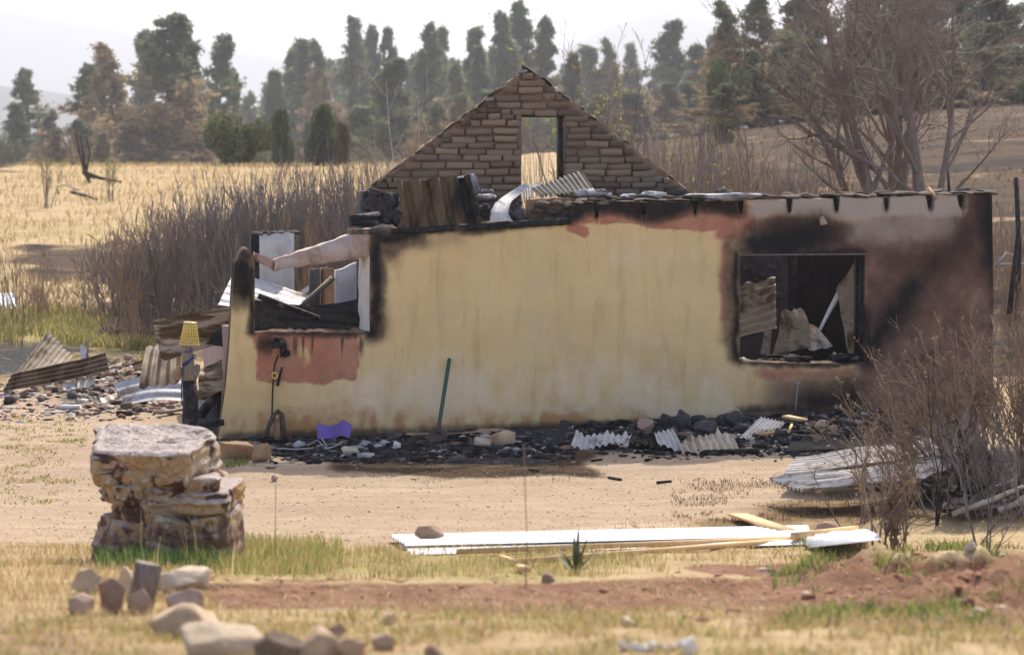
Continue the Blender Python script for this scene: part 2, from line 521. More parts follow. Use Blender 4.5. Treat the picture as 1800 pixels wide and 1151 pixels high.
def m_stone(name, a, b, c, rough=.92):
    m = NT(name); co = m.coord(); r = m.rnd()
    off = m.n('VectorMath', {0: co, 1: m.n('CombineXYZ', {0: m.math('MULTIPLY', r, 50), 1: 1.0, 2: 5.0}).outputs[0]}, operation='ADD').outputs[0]
    f = m.noise(5, 5, .65, off)
    col = m.mix(m.ramp(f, .32, .65), a, b)
    col = m.mix(r, col, m.mix(m.ramp(m.noise(11, 4, .6, off), .4, .7), c, a))
    return m.out(col, rough, 0, m.bump(m.noise(24, 5, .7, off), .7, .03), .2)

def m_ground():
    m = NT('ground'); co = m.coord()
    z1 = m.n('Attribute', attribute_name='zone_a'); z2 = m.n('Attribute', attribute_name='zone_b')
    s1 = m.n('SeparateColor', {0: z1.outputs['Color']}); s2 = m.n('SeparateColor', {0: z2.outputs['Color']})
    road, burn, red = s1.outputs[0], s1.outputs[1], s1.outputs[2]
    green, ash, olive = s2.outputs[0], s2.outputs[1], s2.outputs[2]
    big = m.noise(.35, 4, .6, co); mid = m.noise(2.2, 5, .62, co); fine = m.noise(16, 5, .7, co); vf = m.noise(70, 3, .7, co)
    jag = m.math('ADD', m.math('MULTIPLY', m.math('SUBTRACT', mid, .5), .9), m.math('MULTIPLY', m.math('SUBTRACT', fine, .5), .6))
    def msk(x, k=1.0): return m.ramp(m.math('ADD', x, m.math('MULTIPLY', jag, k)), .28, .72)
    straw = m.mix(m.ramp(mid, .35, .65), (.52, .395, .215), (.45, .32, .165))
    straw = m.mix(m.ramp(m.noise(1.1, 5, .65, m.mapping(co, (.35, 1.5, 1))), .45, .7), straw, (.38, .25, .13))
    straw = m.mix(m.math('MULTIPLY', m.ramp(fine, .5, .7), .6), straw, (.60, .47, .26))
    straw = m.mix(m.math('MULTIPLY', m.ramp(m.noise(1.0, 6, .7, m.mapping(co, (.14, .8, 1), (0, 0, 0), (3, 8, 0)), .5), .52, .66), .7), straw, (.34, .24, .13))
    col = m.mix(msk(green), straw, m.mix(m.ramp(fine, .35, .65), (.30, .26, .09), (.42, .34, .14)))
    col = m.mix(msk(olive), col, m.mix(m.ramp(fine, .35, .65), (.17, .115, .06), (.30, .20, .10)))
    rc = m.mix(m.ramp(mid, .3, .7), (.52, .39, .255), (.46, .345, .225))
    rc = m.mix(m.ramp(m.noise(.9, 4, .6, m.mapping(co, (.25, 1.6, 1))), .5, .7), rc, (.57, .44, .30))
    peb = m.ramp(m.vor(28, co), .06, .22)
    trk = m.ramp(m.noise(1.4, 5, .7, m.mapping(co, (.12, 2.2, 1), (0, 0, .06))), .42, .62)
    rc = m.mix(m.math('MULTIPLY', trk, .5), rc, (.40, .275, .18))
    rc = m.mix(m.math('MULTIPLY', m.ramp(fine, .5, .7), .4), rc, (.36, .25, .165))
    rc = m.mix(m.math('MULTIPLY', m.math('SUBTRACT', 1.0, peb), .45), rc, m.mix(m.ramp(vf, .4, .6), (.26, .15, .09), (.66, .54, .42)))
    col = m.mix(msk(road, .5), col, rc)
    rd = m.mix(m.ramp(mid, .35, .7), (.225, .115, .065), (.32, .185, .11))
    rd = m.mix(m.ramp(fine, .5, .72), rd, (.13, .06, .035))
    col = m.mix(msk(red, .6), col, rd)
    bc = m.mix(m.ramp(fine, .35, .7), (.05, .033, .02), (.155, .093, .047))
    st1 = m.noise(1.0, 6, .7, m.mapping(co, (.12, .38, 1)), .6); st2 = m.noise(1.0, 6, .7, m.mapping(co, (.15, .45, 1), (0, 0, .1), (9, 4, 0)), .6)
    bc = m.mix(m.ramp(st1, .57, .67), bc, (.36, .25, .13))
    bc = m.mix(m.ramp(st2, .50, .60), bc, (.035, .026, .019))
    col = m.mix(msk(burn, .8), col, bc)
    ac = m.mix(m.ramp(fine, .35, .65), (.018, .017, .017), (.10, .095, .09))
    ac = m.mix(m.ramp(m.noise(4, 4, .6, co), .58, .7), ac, (.24, .21, .19))
    col = m.mix(msk(ash, .6), col, ac)
    h = m.math('ADD', m.math('ADD', m.math('MULTIPLY', fine, 1.0), m.math('MULTIPLY', vf, .4)), m.math('MULTIPLY', peb, .15))
    return m.out(col, .97, 0, m.bump(h, .9, .04), .1)

def m_blade(name, tr=.35):
    m = NT(name)
    c = m.attr('col', 'Color')
    return m.out(c, .8, 0, None, .15, tr, c)

def m_leafy(name, green1, green2, brown1, brown2, tr=.3):
    """needles: object colour red = height up to which the crown is scorched, green = tint"""
    m = NT(name)
    oc = m.n('SeparateColor', {0: m.ocol()})
    h = m.attr('h'); r = m.attr('rnd')
    g = m.mix(r, green1, green2); b = m.mix(r, brown1, brown2)
    f = m.ramp(m.math('SUBTRACT', oc.outputs[0], h), -.12, .12)
    col = m.mix(f, g, b)
    col = m.mix(m.math('MULTIPLY', oc.outputs[1], .6), col, (.16, .15, .05))
    col = m.mix(m.math('MULTIPLY', oc.outputs[2], .8), col, (.03, .035, .03))
    return m.out(col, .75, 0, None, .15, tr, col)

M = {}
M['stucco'] = m_stucco()
M['white_plaster'] = m_plaster('white_plaster', (.78, .72, .62), (.66, .60, .51), (.34, .28, .22))
M['pink_plaster'] = m_plaster('pink_plaster', (.46, .33, .29), (.40, .30, .27), (.24, .17, .14))
M['beam_plaster'] = m_plaster('beam_plaster', (.52, .44, .37), (.38, .225, .16), (.06, .048, .04))
M['grey_plaster'] = m_plaster('grey_plaster', (.13, .11, .095), (.07, .058, .05), (.02, .018, .016))
M['soot_plaster'] = m_plaster('soot_plaster', (.045, .027, .02), (.028, .018, .015), (.008, .007, .007))
M['adobe'] = m_adobe(); M['mud'] = m_mud(); M['char'] = m_char()
M['sheet_rust'] = m_sheet('rusted_iron', (.15, .095, .05), (.085, .042, .016), (.010, .008, .007), .6, .58, .05, .6, 1.9, (.24, .155, .08), (2.2, 1, .6))
M['sheet_brown'] = m_sheet('browned_iron', (.52, .42, .29), (.15, .085, .035), (.02, .016, .013), .72, .36, .1, .6, 2.0, (.46, .34, .20), (.45, 1, 3.2))
M['sheet_grey'] = m_sheet('galvanised_iron', (.50, .49, .48), (.30, .23, .17), (.05, .047, .045), .4, .34, .15, .6, 2.2, (.56, .54, .52))
M['sheet_tan'] = m_sheet('heat_tanned_iron', (.58, .48, .35), (.28, .18, .10), (.08, .065, .05), .4, .3, .3, .5, 2.8, (.70, .62, .50))
M['sheet_white'] = m_sheet('ash_whitened_iron', (.66, .63, .58), (.42, .35, .27), (.07, .065, .06), .3, .36, .15, .65, 3.5)
M['sheet_dark'] = m_sheet('sooted_iron', (.055, .05, .042), (.09, .068, .042), (.008, .008, .008), .5, .45, .25, .5, 2.0)
M['sheet_gable'] = m_sheet('olive_iron', (.24, .215, .16), (.13, .10, .06), (.06, .05, .04), .4, .2, .4, .5, 2.0)
M['white_paint'] = simple_mat('white_painted_iron', (.74, .74, .74), (.66, .67, .68), 3, .38, 0, .05, .003, .5)
M['new_wood'] = simple_mat('new_lumber', (.66, .44, .21), (.58, .36, .155), 3, .7, 0, .2, .004, .3, 4, (6, 1, 6))
M['old_wood'] = simple_mat('weathered_wood', (.30, .245, .19), (.19, .15, .115), 5, .9, 0, .5, .01, .2, 5, (8, 8, 1))
M['log'] = simple_mat('cut_log', (.40, .255, .135), (.30, .175, .085), 5, .9, 0, .5, .015)
M['ash'] = simple_mat('white_ash', (.55, .54, .53), (.20, .19, .185), 9, .97, 0, .9, .03)
M['coping'] = m_stone('wall_top_rubble', (.30, .22, .15), (.17, .125, .09), (.055, .05, .045))
M['stone'] = m_stone('fieldstone', (.58, .43, .275), (.40, .245, .135), (.62, .52, .37))
M['stone_dark'] = m_stone('charred_stone', (.055, .052, .052), (.10, .092, .088), (.14, .115, .10))
M['stone_red'] = m_stone('red_brick_rubble', (.38, .23, .15), (.46, .32, .22), (.52, .44, .36))
M['slab'] = m_stone('brown_slab', (.36, .22, .145), (.24, .13, .085), (.40, .30, .22))
M['sandstone'] = m_sandstone()
M['ground'] = m_ground()
M['blade'] = m_blade('grass_blade', .35)
M['yellow'] = simple_mat('yellow_plastic', (.72, .55, .12), (.66, .50, .13), 4, .45, 0, .05, .003, .5)
M['purple'] = simple_mat('purple_plastic', (.19, .12, .42), (.14, .09, .31), 3, .5, 0, .1, .01, .4)
M['rope'] = simple_mat('blue_rope', (.03, .06, .16), (.02, .04, .10), 20, .8, 0, .4, .005)
M['black'] = simple_mat('burned_black', (.012, .012, .012), (.035, .032, .03), 12, .8, 0, .6, .01)
M['green_paint'] = simple_mat('worn_green_paint', (.045, .105, .075), (.06, .10, .08), 14, .6, 0, .2, .004)
M['iron'] = simple_mat('rusty_iron', (.15, .10, .075), (.09, .065, .05), 14, .7, .4, .4, .005)
M['wire'] = simple_mat('pale_wire', (.45, .43, .40), (.30, .28, .26), 14, .6, .3, .2, .003)
M['bark'] = simple_mat('grey_brown_bark', (.24, .175, .125), (.36, .275, .205), 9, .95, 0, .8, .02, .15, 5, (2, 2, .6))
M['bark_dark'] = simple_mat('fire_blackened_bark', (.035, .03, .028), (.075, .06, .052), 6, .95, 0, .6, .02, .15)
M['twig_grey'] = simple_mat('grey_willow_bark', (.15, .125, .11), (.30, .255, .225), 2.2, .9, 0, 0)
M['twig_brown'] = simple_mat('brown_twig', (.30, .195, .115), (.44, .30, .185), 2.2, .9, 0, 0)
M['twig_tan'] = simple_mat('grey_tan_twig', (.26, .20, .155), (.40, .325, .265), 2.2, .9, 0, 0)
M['twig_bush'] = simple_mat('dull_brown_twig', (.17, .115, .08), (.36, .26, .18), 3.5, .9, 0, 0)
M['twig_pale'] = simple_mat('bleached_twig', (.42, .36, .30), (.52, .46, .39), 2.2, .9, 0, 0)
M['needles'] = m_leafy('pine_needles', (.135, .165, .08), (.22, .235, .12), (.40, .30, .165), (.29, .21, .11), .45)
M['juniper'] = m_leafy('juniper_needles', (.11, .14, .055), (.19, .205, .09), (.22, .15, .07), (.15, .10, .05))
M['dead_leaf'] = m_leafy('dry_leaf', (.36, .26, .16), (.24, .16, .09), (.36, .26, .16), (.24, .16, .09), .35)
M['new_leaf'] = m_leafy('spring_leaf', (.34, .40, .07), (.26, .33, .06), (.3, .3, .1), (.3, .3, .1), .5)
M['hill'] = simple_mat('forested_hill', (.05, .06, .045), (.09, .085, .06), .02, 1, 0, 0)

# ------------------------------------------------------------------ ground
def soft_box(px, py, x0, x1, y0, y1, sx=20, sy=10):
    return smooth(x0 - sx, x0 + sx, px) * (1 - smooth(x1 - sx, x1 + sx, px)) * smooth(y0 - sy, y0 + sy, py) * (1 - smooth(y1 - sy, y1 + sy, py))

def zones(X, Y, Z):
    """earth, burn, red soil, green, ash and olive masks of the ground"""
    px, py = project(X, Y, Z)
    n = fbm(xy0(X, Y), .5, 3, 21)
    sc = np.clip(60 / np.maximum(Y, 10), .4, 3)
    px = px + (fbm(xy0(X, Y), .55, 3, 41) - .5) * 150 * sc
    py = py + (fbm(xy0(X, Y), .75, 3, 43) - .5) * 34 + (fbm(xy0(X, Y), .12, 3, 44) - .5) * 50 * (Y > 45)
    back = Y > 40
    road = smooth(805, 825, py) * (1 - smooth(935, 962, py - 18 * np.sin(px / 260.0) + 22 * smooth(900, 1400, px))) * (1 - smooth(1150, 1450, px) * smooth(850, 890, py))
    road = np.maximum(road, soft_box(px, py, -400, 330, 690, 830, 60, 20) * .8)
    road = np.maximum(road, soft_box(px, py, 330, 1750, 745, 830, 60, 30))
    road = np.maximum(road, soft_box(px, py, -500, 150, 1075, 1300, 50, 20) * .55)
    red = soft_box(px, py, 330, 1420, 1018 - 0, 1078, 60, 12) * (1 - .9 * smooth(1055, 1080, py))
    red = np.maximum(red, soft_box(px, py, 1330, 2300, 975, 1100, 60, 25) * .95)
    red = np.maximum(red, soft_box(px, py, 1480, 2300, 955, 1000, 80, 10) * .45)
    red = np.maximum(red, soft_box(px, py, -500, 140, 1085, 1300, 50, 18) * .5)
    burn = soft_box(px, py, 30, 420, 440, 505, 60, 16) * 1.0
    burn = np.maximum(burn, soft_box(px, py, -300, 40, 282, 296, 60, 4) * .9)
    burn = np.maximum(burn, soft_box(px, py, 160, 700, 540, 600, 40, 12) * .9)
    burn = np.maximum(burn, smooth(960, 1130, px) * (py < 700) * back * (.86 + .5 * (n - .5)))
    burn = np.maximum(burn, soft_box(px, py, -300, 320, 600, 700, 50, 15) * .45)
    burn = np.maximum(burn, soft_box(px, py, 500, 1100, 790, 836, 50, 10) * .85)  # dark charred soil over the house's shadow strip, deepening that shadow in the colour
    green = soft_box(px, py, -300, 300, 555, 630, 40, 14) * .75
    green = np.maximum(green, soft_box(px, py, -300, 700, 395, 425, 40, 10) * .45 * back)
    green = np.maximum(green, soft_box(px, py, 380, 1150, 965, 1020, 60, 14) * .6)
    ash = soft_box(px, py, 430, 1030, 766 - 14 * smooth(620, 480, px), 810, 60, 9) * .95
    olive0 = soft_box(px, py, 520, 1120, 735, 775, 60, 8) * .9
    ash = np.maximum(ash, soft_box(px, py, 960, 1650, 720, 784 - (px - 1200) * .02, 60, 8))
    ash = np.maximum(ash, soft_box(px, py, 330, 470, 690, 765, 20, 10) * .9)
    ash = np.maximum(ash, soft_box(px, py, -300, 130, 610, 660, 40, 12) * .9)
    ash = np.maximum(ash, soft_box(px, py, 60, 330, 650, 720, 30, 14) * .55)
    ash = np.maximum(ash, soft_box(px, py, 1560, 2200, 780, 900, 40, 20) * .8)
    hu = X * UAX[0] + (Y - H0[1]) * UAX[1]; hw = X * WAX[0] + (Y - H0[1]) * WAX[1]
    ash = np.maximum(ash, ((hu > -4) & (hu < 6.6) & (hw > -.1) & (hw < 5.5)) * 1.0)
    olive = soft_box(px, py, 1180, 2200, 850, 925, 90, 20) * .85
    olive = np.maximum(olive, olive0)
    olive = np.maximum(olive, soft_box(px, py, 640, 1000, 800, 850, 60, 14) * .25)
    return road, burn, red, green, ash, olive

def build_ground():
    ys = np.concatenate([np.linspace(-300, 5, 8), np.linspace(6, 10.5, 8)[1:], 11 * (46 / 11.0) ** np.linspace(0, 1, 300), 46 * (300 / 46.0) ** np.linspace(0, 1, 110)[1:], np.concatenate([np.linspace(330, 3000, 14), np.linspace(3600, 10400, 8)])])
    core = np.linspace(-1, 1, 300)
    t = np.concatenate([[-60, -20, -8, -4, -2.4, -1.6, -1.2], core, [1.2, 1.6, 2.4, 4, 8, 20, 60]])
    YY, TT = np.meshgrid(ys, t, indexing='ij')
    XX = TT * (1.6 + 0.225 * np.clip(YY, 0, 700))
    XX = np.clip(XX, -9500, 9500)
    X, Y = XX.ravel(), YY.ravel()
    Z = gz(X, Y)
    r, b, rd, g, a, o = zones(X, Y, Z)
    one = np.ones_like(r)
    A = np.stack([r, b, rd, one], 1); B = np.stack([g, a, o, one], 1)
    n, mth = len(ys), len(t)
    idx = np.arange(n * mth).reshape(n, mth)
    F = np.stack([idx[:-1, :-1], idx[:-1, 1:], idx[1:, 1:], idx[1:, :-1]], -1).reshape(-1, 4)
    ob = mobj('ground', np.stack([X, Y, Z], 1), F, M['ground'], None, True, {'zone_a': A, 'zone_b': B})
    tag(ob, 'dry grass, bare dirt and burned earth around the house', 'ground', kind='structure')
build_ground()

def build_hill(name, label, d, prof, seed, depth):
    """a far ridge: prof = [(px, py of the ridge line)]"""
    xs = np.linspace(-1400, 3200, 150)
    py = np.interp(xs, [p[0] for p in prof], [p[1] for p in prof])
    rows = 16
    V = []
    for j in range(rows):
        f = j / (rows - 1)
        y = d - depth * math.cos(f * math.pi) * .5 - depth * .5 + depth * .5
        hgt = math.sin(f * math.pi) ** .8
        X = (xs - 900) / FPX * d
        Zt = EYE[2] + (HORIZON - py) / FPX * d
        nz = fbm(xy0(X, np.full_like(X, y)), .0016, 4, seed)
        Z = -3 + (Zt + 3) * hgt * (1 + (nz - .5) * (.55 * (1 - hgt) + .05))
        V.append(np.stack([X, np.full_like(X, y), Z], 1))
    V = np.concatenate(V)
    idx = np.arange(rows * len(xs)).reshape(rows, len(xs))
    F = np.stack([idx[:-1, :-1], idx[:-1, 1:], idx[1:, 1:], idx[1:, :-1]], -1).reshape(-1, 4)
    tag(mobj(name, V, F, M['hill'], None, True), label, 'hill', kind='structure')
build_hill('peak', 'pale blue peak behind the pines', 7000, [(-1400, 290), (300, 285), (800, 200), (960, 105), (1060, 55), (1130, 33), (1172, 24), (1215, 36), (1260, 42), (1400, 90), (1700, 150), (3200, 260)], 3, 1800)
build_hill('ridge', 'faint pale ridge sloping down behind the pines', 8300, [(-1400, -60), (-300, -10), (60, 30), (300, 70), (520, 110), (700, 180), (900, 240), (1200, 280), (3200, 290)], 5, 1800)
build_hill('low_ridge', 'low blue-grey wooded ridge at the far edge of the field', 3300, [(-1400, 120), (-200, 145), (0, 150), (120, 165), (300, 215), (520, 200), (760, 185), (900, 215), (1100, 190), (1400, 200), (3200, 150)], 8, 700)

# ------------------------------------------------------------------ the burned house
house = empty('burned_house', (H0[0], H0[1], 0), TH)
tag(house, 'roofless burned adobe house with yellow stuccoed front and brick gable', 'house')

def seg_d(px, py, x0, y0, x1, y1):
    vx, vy = x1 - x0, y1 - y0
    t = np.clip(((px - x0) * vx + (py - y0) * vy) / (vx * vx + vy * vy + 1e-6), 0, 1)
    return np.hypot(px - x0 - t * vx, py - y0 - t * vy)

def capsule(px, py, x0, y0, x1, y1, r, soft):
    return np.clip(1 - (seg_d(px, py, x0, y0, x1, y1) - r * .3) / (r * .7 + soft), 0, 1) ** 1.35

NOTCH = [1048, 1133, 1222, 1303, 1388, 1470, 1558, 1636, 1692]
def wall_masks(px, py):
    n = fbm(xy0(px, py), .018, 4, 31) - .5
    n2 = fbm(xy0(px, py * .35), .05, 3, 33) - .5
    qx, qy = px + 26 * n, py + 26 * n
    S = np.zeros_like(px)
    def add(v, k=1.0):
        nonlocal S
        S = np.maximum(S, v * k)
    # left window: right jamb, under the plank, the pier
    add(capsule(qx, qy, 655, 425, 655, 590, 10, 20), 1.0)
    add(capsule(qx, qy, 660, 415, 730, 412, 12, 34), .95)
    add(capsule(qx, qy, 700, 410, 960, 392, 2, 16), .9)
    add(capsule(qx, qy, 660, 430, 690, 445, 6, 34), .6)
    add(capsule(qx, qy, 450, 584, 645, 588, 2, 11), .85)
    add(capsule(px, py + 10 * n, 422, 474, 428, 508, 34, 26), 1.0)
    add(capsule(qx, qy, 448, 480, 446, 588, 4, 13), .95)
    # dripping streaks below the left window sill
    drip = smooth(.08, .2, fbm(xy0(px, 0 * px), .16, 2, 40) - .5 + .1 * n)
    add(drip * soft_box(px, py, 452, 640, 585, 622, 6, 22), .75)
    # electrical box burn
    add(capsule(px, py, 495, 600, 500, 622, 5, 7), .8)
    # along the top of the right part
    top = np.interp(px, [1005, 1300, 1500, 1743], [360, 352, 347, 342])
    edge = 1 - smooth(12, 38, py - top + 26 * n + 8 * np.sin(px / 27.0))
    add(edge * (px > 1000) * (1 - smooth(1290, 1330, px)), .93)
    for nx in NOTCH:
        t0 = np.interp(nx, [1005, 1300, 1500, 1743], [360, 352, 347, 342])
        add(capsule(px, py, nx, t0, nx, t0 + 22, 4, 6), .9)
    # round the right window
    add(capsule(qx, qy, 1300, 455, 1297, 630, 3, 22), .97)
    add(capsule(qx, qy, 1335, 432, 1440, 415, 26, 44), 1.0)
    add(capsule(qx, qy, 1310, 448, 1520, 446, 4, 14), .8)
    add(capsule(qx, qy, 1480, 440, 1520, 460, 4, 20), .5)
    add(capsule(qx, qy, 1522, 560, 1530, 640, 8, 26), .9)
    add(capsule(qx, qy, 1535, 610, 1610, 510, 14, 46), .92)
    add(capsule(qx, qy, 1590, 530, 1700, 410, 16, 64), .60)
    add(capsule(qx, qy, 1735, 345, 1745, 460, 14, 44), .97)
    add(capsule(qx, qy, 1745, 460, 1748, 640, 4, 22), .7)
    add(capsule(qx, qy, 1430, 705, 1500, 700, 16, 40), .85)
    add(capsule(qx, qy, 1300, 722, 1560, 722, 4, 16), .7)
    add(capsule(qx, qy, 1298, 636, 1520, 640, 1, 9), .9)
    add(soft_box(px, py, 390, 1800, 752 - (px - 640) * .033, 800, 10, 9) * .55)
    R = soft_box(px + 34 * n, py + 30 * n, 448, 631, 575, 672, 10, 12) * (.85 + 1.2 * n2)
    R = np.maximum(R, capsule(qx, qy, 1000, 395, 1025, 405, 10, 9))
    R = np.maximum(R, soft_box(px, py + 30 * n, 1005, 1330, 355, 390 + (px - 1000) * .06, 12, 9) * .85)
    R = np.maximum(R, capsule(qx, qy, 1282, 440, 1275, 560, 8, 26) * .62)
    R = np.maximum(R, soft_box(qx, qy, 1250, 1320, 380, 430, 25, 16) * .7)
    R = np.maximum(R, soft_box(qx, qy, 1310, 1540, 636, 668, 30, 16) * .6)
    K = smooth(1480, 1534, qx) * .95
    K = np.maximum(K, soft_box(qx, qy, 1320, 1800, 375, 470, 40, 22) * .9)
    K = np.maximum(K, soft_box(qx, qy, 1330, 1800, 650, 760, 50, 26) * .75)
    K = np.maximum(K, capsule(qx, qy, 1285, 430, 1280, 600, 6, 30) * .7)
    K = np.maximum(K, capsule(qx, qy, 655, 440, 670, 590, 14, 30) * .55)
    K = np.maximum(K, capsule(qx, qy, 680, 440, 800, 420, 10, 30) * .5)
    K = np.maximum(K, capsule(qx, qy, 425, 440, 436, 452, 12, 10) * .9)
    pale = soft_box(qx, qy, 1310, 1700, 335, 382, 20, 16) * .95
    pale = np.maximum(pale, soft_box(qx, qy, 1470, 1700, 340, 440, 40, 40) * .62)
    pale = np.maximum(pale, capsule(qx, qy, 1545, 480, 1540, 560, 10, 30) * .35)
    pale = np.maximum(pale, soft_box(qx, qy, 1690, 1745, 470, 640, 20, 60) * .4)
    dirt = soft_box(px, py + 30 * n, 380, 1150, 715, 790, 30, 30) * (.35 + 1.1 * (n2 + .2))
    cream = soft_box(px + 90 * n, py + 60 * n, 500, 1300, 632, 745, 90, 26) * (.55 + 1.2 * n2)
    cream = np.maximum(cream, soft_box(px + 60 * n, py + 60 * n, 950, 1250, 400, 480, 60, 40) * (.3 + n2))
    dirt = np.maximum(dirt, capsule(qx, qy, 960, 700, 1000, 715, 20, 40) * .5)
    dirt = np.maximum(dirt, soft_box(px, py + 30 * n, 470, 640, 700, 760, 30, 16) * .5)
    return S, R, K, pale, dirt, cream

def panel_grid(L, R, B, T, step=.03, w=0.0, thick=.5, back_tz=None, amp=.006, seed=1, extra=None):
    """a wall panel between pixel outlines on the plane w: front, back and edges; L,R functions of py, B,T of px"""
    yb, yt = float(np.mean(B(np.array([L(600.), R(600.)])))), float(np.mean(T(np.array([L(450.), R(450.)]))))
    wpx = max(abs(R(600.) - L(600.)), 4); hpx = max(abs(yb - yt), 4)
    ns = max(2, int(wpx / 135 / step) + 1); nt = max(2, int(hpx / 135 / step) + 1)
    s = np.linspace(0, 1, ns + 1); t = np.linspace(0, 1, nt + 1)
    SS, TT = np.meshgrid(s, t, indexing='ij')
    pxa = L(600.) + (R(600.) - L(600.)) * SS
    py = B(pxa) + (T(pxa) - B(pxa)) * TT
    px = L(py) + (R(py) - L(py)) * SS
    u, z = HWv(px.ravel(), py.ravel(), w)
    pxr, pyr = px.ravel(), py.ravel()
    p3 = np.stack([u, np.zeros_like(u), z], 1)
    wv = w + (fbm(p3, 1.1, 3, seed) - .5) * .05 + (fbm(p3, 7, 3, seed + 5) - .5) * amp * 2
    Vf = np.stack([u, wv, z], 1)
    deep = []
    for k, q in enumerate((.5, 1.0)):
        Vb = Vf.copy(); Vb[:, 1] = w + thick * q + (fbm(p3, 3, 2, seed + 9 + k) - .5) * .03
        if k == 1 or True:
            edge = ((TT.ravel() > .999)).astype(float)
            Vb[:, 2] += edge * (fbm(np.stack([u, np.full_like(u, q), z], 1), 5, 3, seed + 2) - .5) * .07
        deep.append(Vb)
    n = len(u)
    I = np.arange(n).reshape(ns + 1, nt + 1)
    F = [np.stack([I[:-1, :-1], I[1:, :-1], I[1:, 1:], I[:-1, 1:]], -1).reshape(-1, 4)]
    K = I + 2 * n
    F.append(np.stack([K[:-1, :-1], K[:-1, 1:], K[1:, 1:], K[1:, :-1]], -1).reshape(-1, 4))
    for e, rev in ((I[:, 0], 1), (I[:, -1], 0), (I[0, :], 0), (I[-1, :], 1)):
        for a in (0, 1):
            q = np.stack([e[:-1] + a * n, e[1:] + a * n, e[1:] + (a + 1) * n, e[:-1] + (a + 1) * n], -1)
            F.append(q[:, ::-1] if rev else q)
    V = np.concatenate([Vf] + deep)
    return V, np.concatenate(F), np.tile(pxr, 3), np.tile(pyr, 3)

def const(v): return lambda x: np.zeros_like(np.asarray(x, float)) + v
def pw(xs, ys): return lambda x: np.interp(x, xs, ys)
BASE = pw([380, 640, 940, 1300, 1750], [772, 757, 744, 730, 722])
BASE2 = lambda x: BASE(x) + 14
def top_right(x):
    x = np.asarray(x, float)
    y = np.interp(x, [1005, 1100, 1300, 1500, 1744], [362, 357, 353, 348, 342]) + 3 * (fx(x, .08, 3, 3) - .5)
    for nx in NOTCH:
        y = y + 22 * (1 - smooth(3.2, 5.2, np.abs(x - nx + 1.5 * np.sin(nx))))
    return y
panels = [
    (pw([437, 520, 600, 680, 775], [415, 409, 405, 398, 385]), const(448.), BASE2, lambda x: 437 + 16 * np.clip(np.abs((np.asarray(x, float) - 427) / 17), 0, 1.2) ** 2.5, .02),
    (const(448.), const(650.), BASE2, lambda x: 583 + 3 * (fx(x, .12, 3, 6) - .5) * 2, .03),
    (const(650.), const(1005.), BASE2, lambda x: np.interp(x, [650, 750, 850, 1005], [412, 406, 400, 391]), .03),
    (const(1005.), const(1300.), BASE2, top_right, .022),
    (const(1300.), const(1521.), const(449.), top_right, .022),
    (const(1300.), const(1521.), BASE2, lambda x: np.interp(x, [1300, 1310, 1500, 1521], [632, 636, 639, 636]) + 3 * (fx(x, .1, 3, 8) - .5), .03),
    (const(1521.), pw([340, 460, 740], [1743, 1746, 1746]), BASE2, top_right, .022),
]
Vs, Fs, PX, PYY, n = [], [], [], [], 0
for L, R, B, T, st in panels:
    V, F, a, b = panel_grid(L, R, B, T, st, 0.0, .5, seed=4)
    Vs.append(V); Fs.append(F + n); PX.append(a); PYY.append(b); n += len(V)
V = np.concatenate(Vs); PX = np.concatenate(PX); PYY = np.concatenate(PYY)
S_, R_, K_, P_, D_, C_ = wall_masks(PX, PYY)
deepv = V[:, 1] > .1                    # inside of the wall: sooted all over
S_ = np.where(deepv, np.maximum(S_, .72), S_)
front_wall = mobj('front_wall', V, np.concatenate(Fs), M['stucco'], house, True, {'soot': S_, 'red': R_, 'smoke': K_, 'pale': P_, 'dirt': D_, 'cream': C_})
tag(front_wall, 'yellow stucco front wall scorched black round its windows')
try:
    front_wall.data.set_sharp_from_angle(angle=math.radians(50))
except Exception:
    pass

# splayed plaster reveal on the right of the left window, its sill, and the charred frame of the right window
def local_strip(name, pts_w, mat, parent=house, thick=.02):
    """closed prism from local points (two rails)"""
    a, b = pts_w
    V = np.array(list(a) + list(b)); k = len(a)
    F = [[i, i + 1, k + i + 1, k + i] for i in range(k - 1)]
    return V, F
rng = np.random.default_rng(5)
mb = MB()
jag = rng.uniform(-4, 4, 12)
ys_ = np.linspace(449, 584, 12)
fr = [HW(649 + jag[i] * .25, y, .012) for i, y in enumerate(ys_)]
bk = [HW(630 + jag[i] * .4 + (y - 449) * .01, y + (2 if i == 11 else 0), .50) for i, y in enumerate(ys_)]
ft = [HW(655, y, .06) for y in ys_]; bt = [HW(640, y, .52) for y in ys_]
V = np.array(fr + bk + ft + bt)
F = []
for i in range(11):
    F += [[i, 12 + i, 13 + i, i + 1], [24 + i, 25 + i, 37 + i, 36 + i], [i, i + 1, 25 + i, 24 + i], [12 + i, 36 + i, 37 + i, 13 + i]]
o = mobj('window_reveal', V, F, M['white_plaster'], house); o['label'] = 'peeling white plaster reveal of the left window'

mb = MB()
ys_ = [452, 480, 520, 560, 600, 636]
for dx, w0, w1 in ((1509, .10, .20),):
    a = HW(1517, 452, .12); b = HW(1517, 638, .12)
    mb.box((a + b) / 2, (.085, .10, a[2] - b[2]), None, .004, rng)
    a = HW(1506, 456, .34); b = HW(1508, 634, .34)
    mb.box((a + b) / 2, (.05, .06, a[2] - b[2]), None, .004, rng)
a = HW(1302, 447.5, .03); b = HW(1522, 447, .03)
mb.box((a + b) / 2, (b[0] - a[0], .07, .035), None, .003, rng)
o = mb.obj('window_frame', M['char'], house); o['label'] = 'charred frame of the right window'
a = HW(1301, 448, -.01); b = HW(1524, 446.5, -.01)
mb = MB().box((a + b) / 2, (b[0] - a[0], .05, .014), None, .002, rng)
mb.obj('window_trim', M['old_wood'], house)

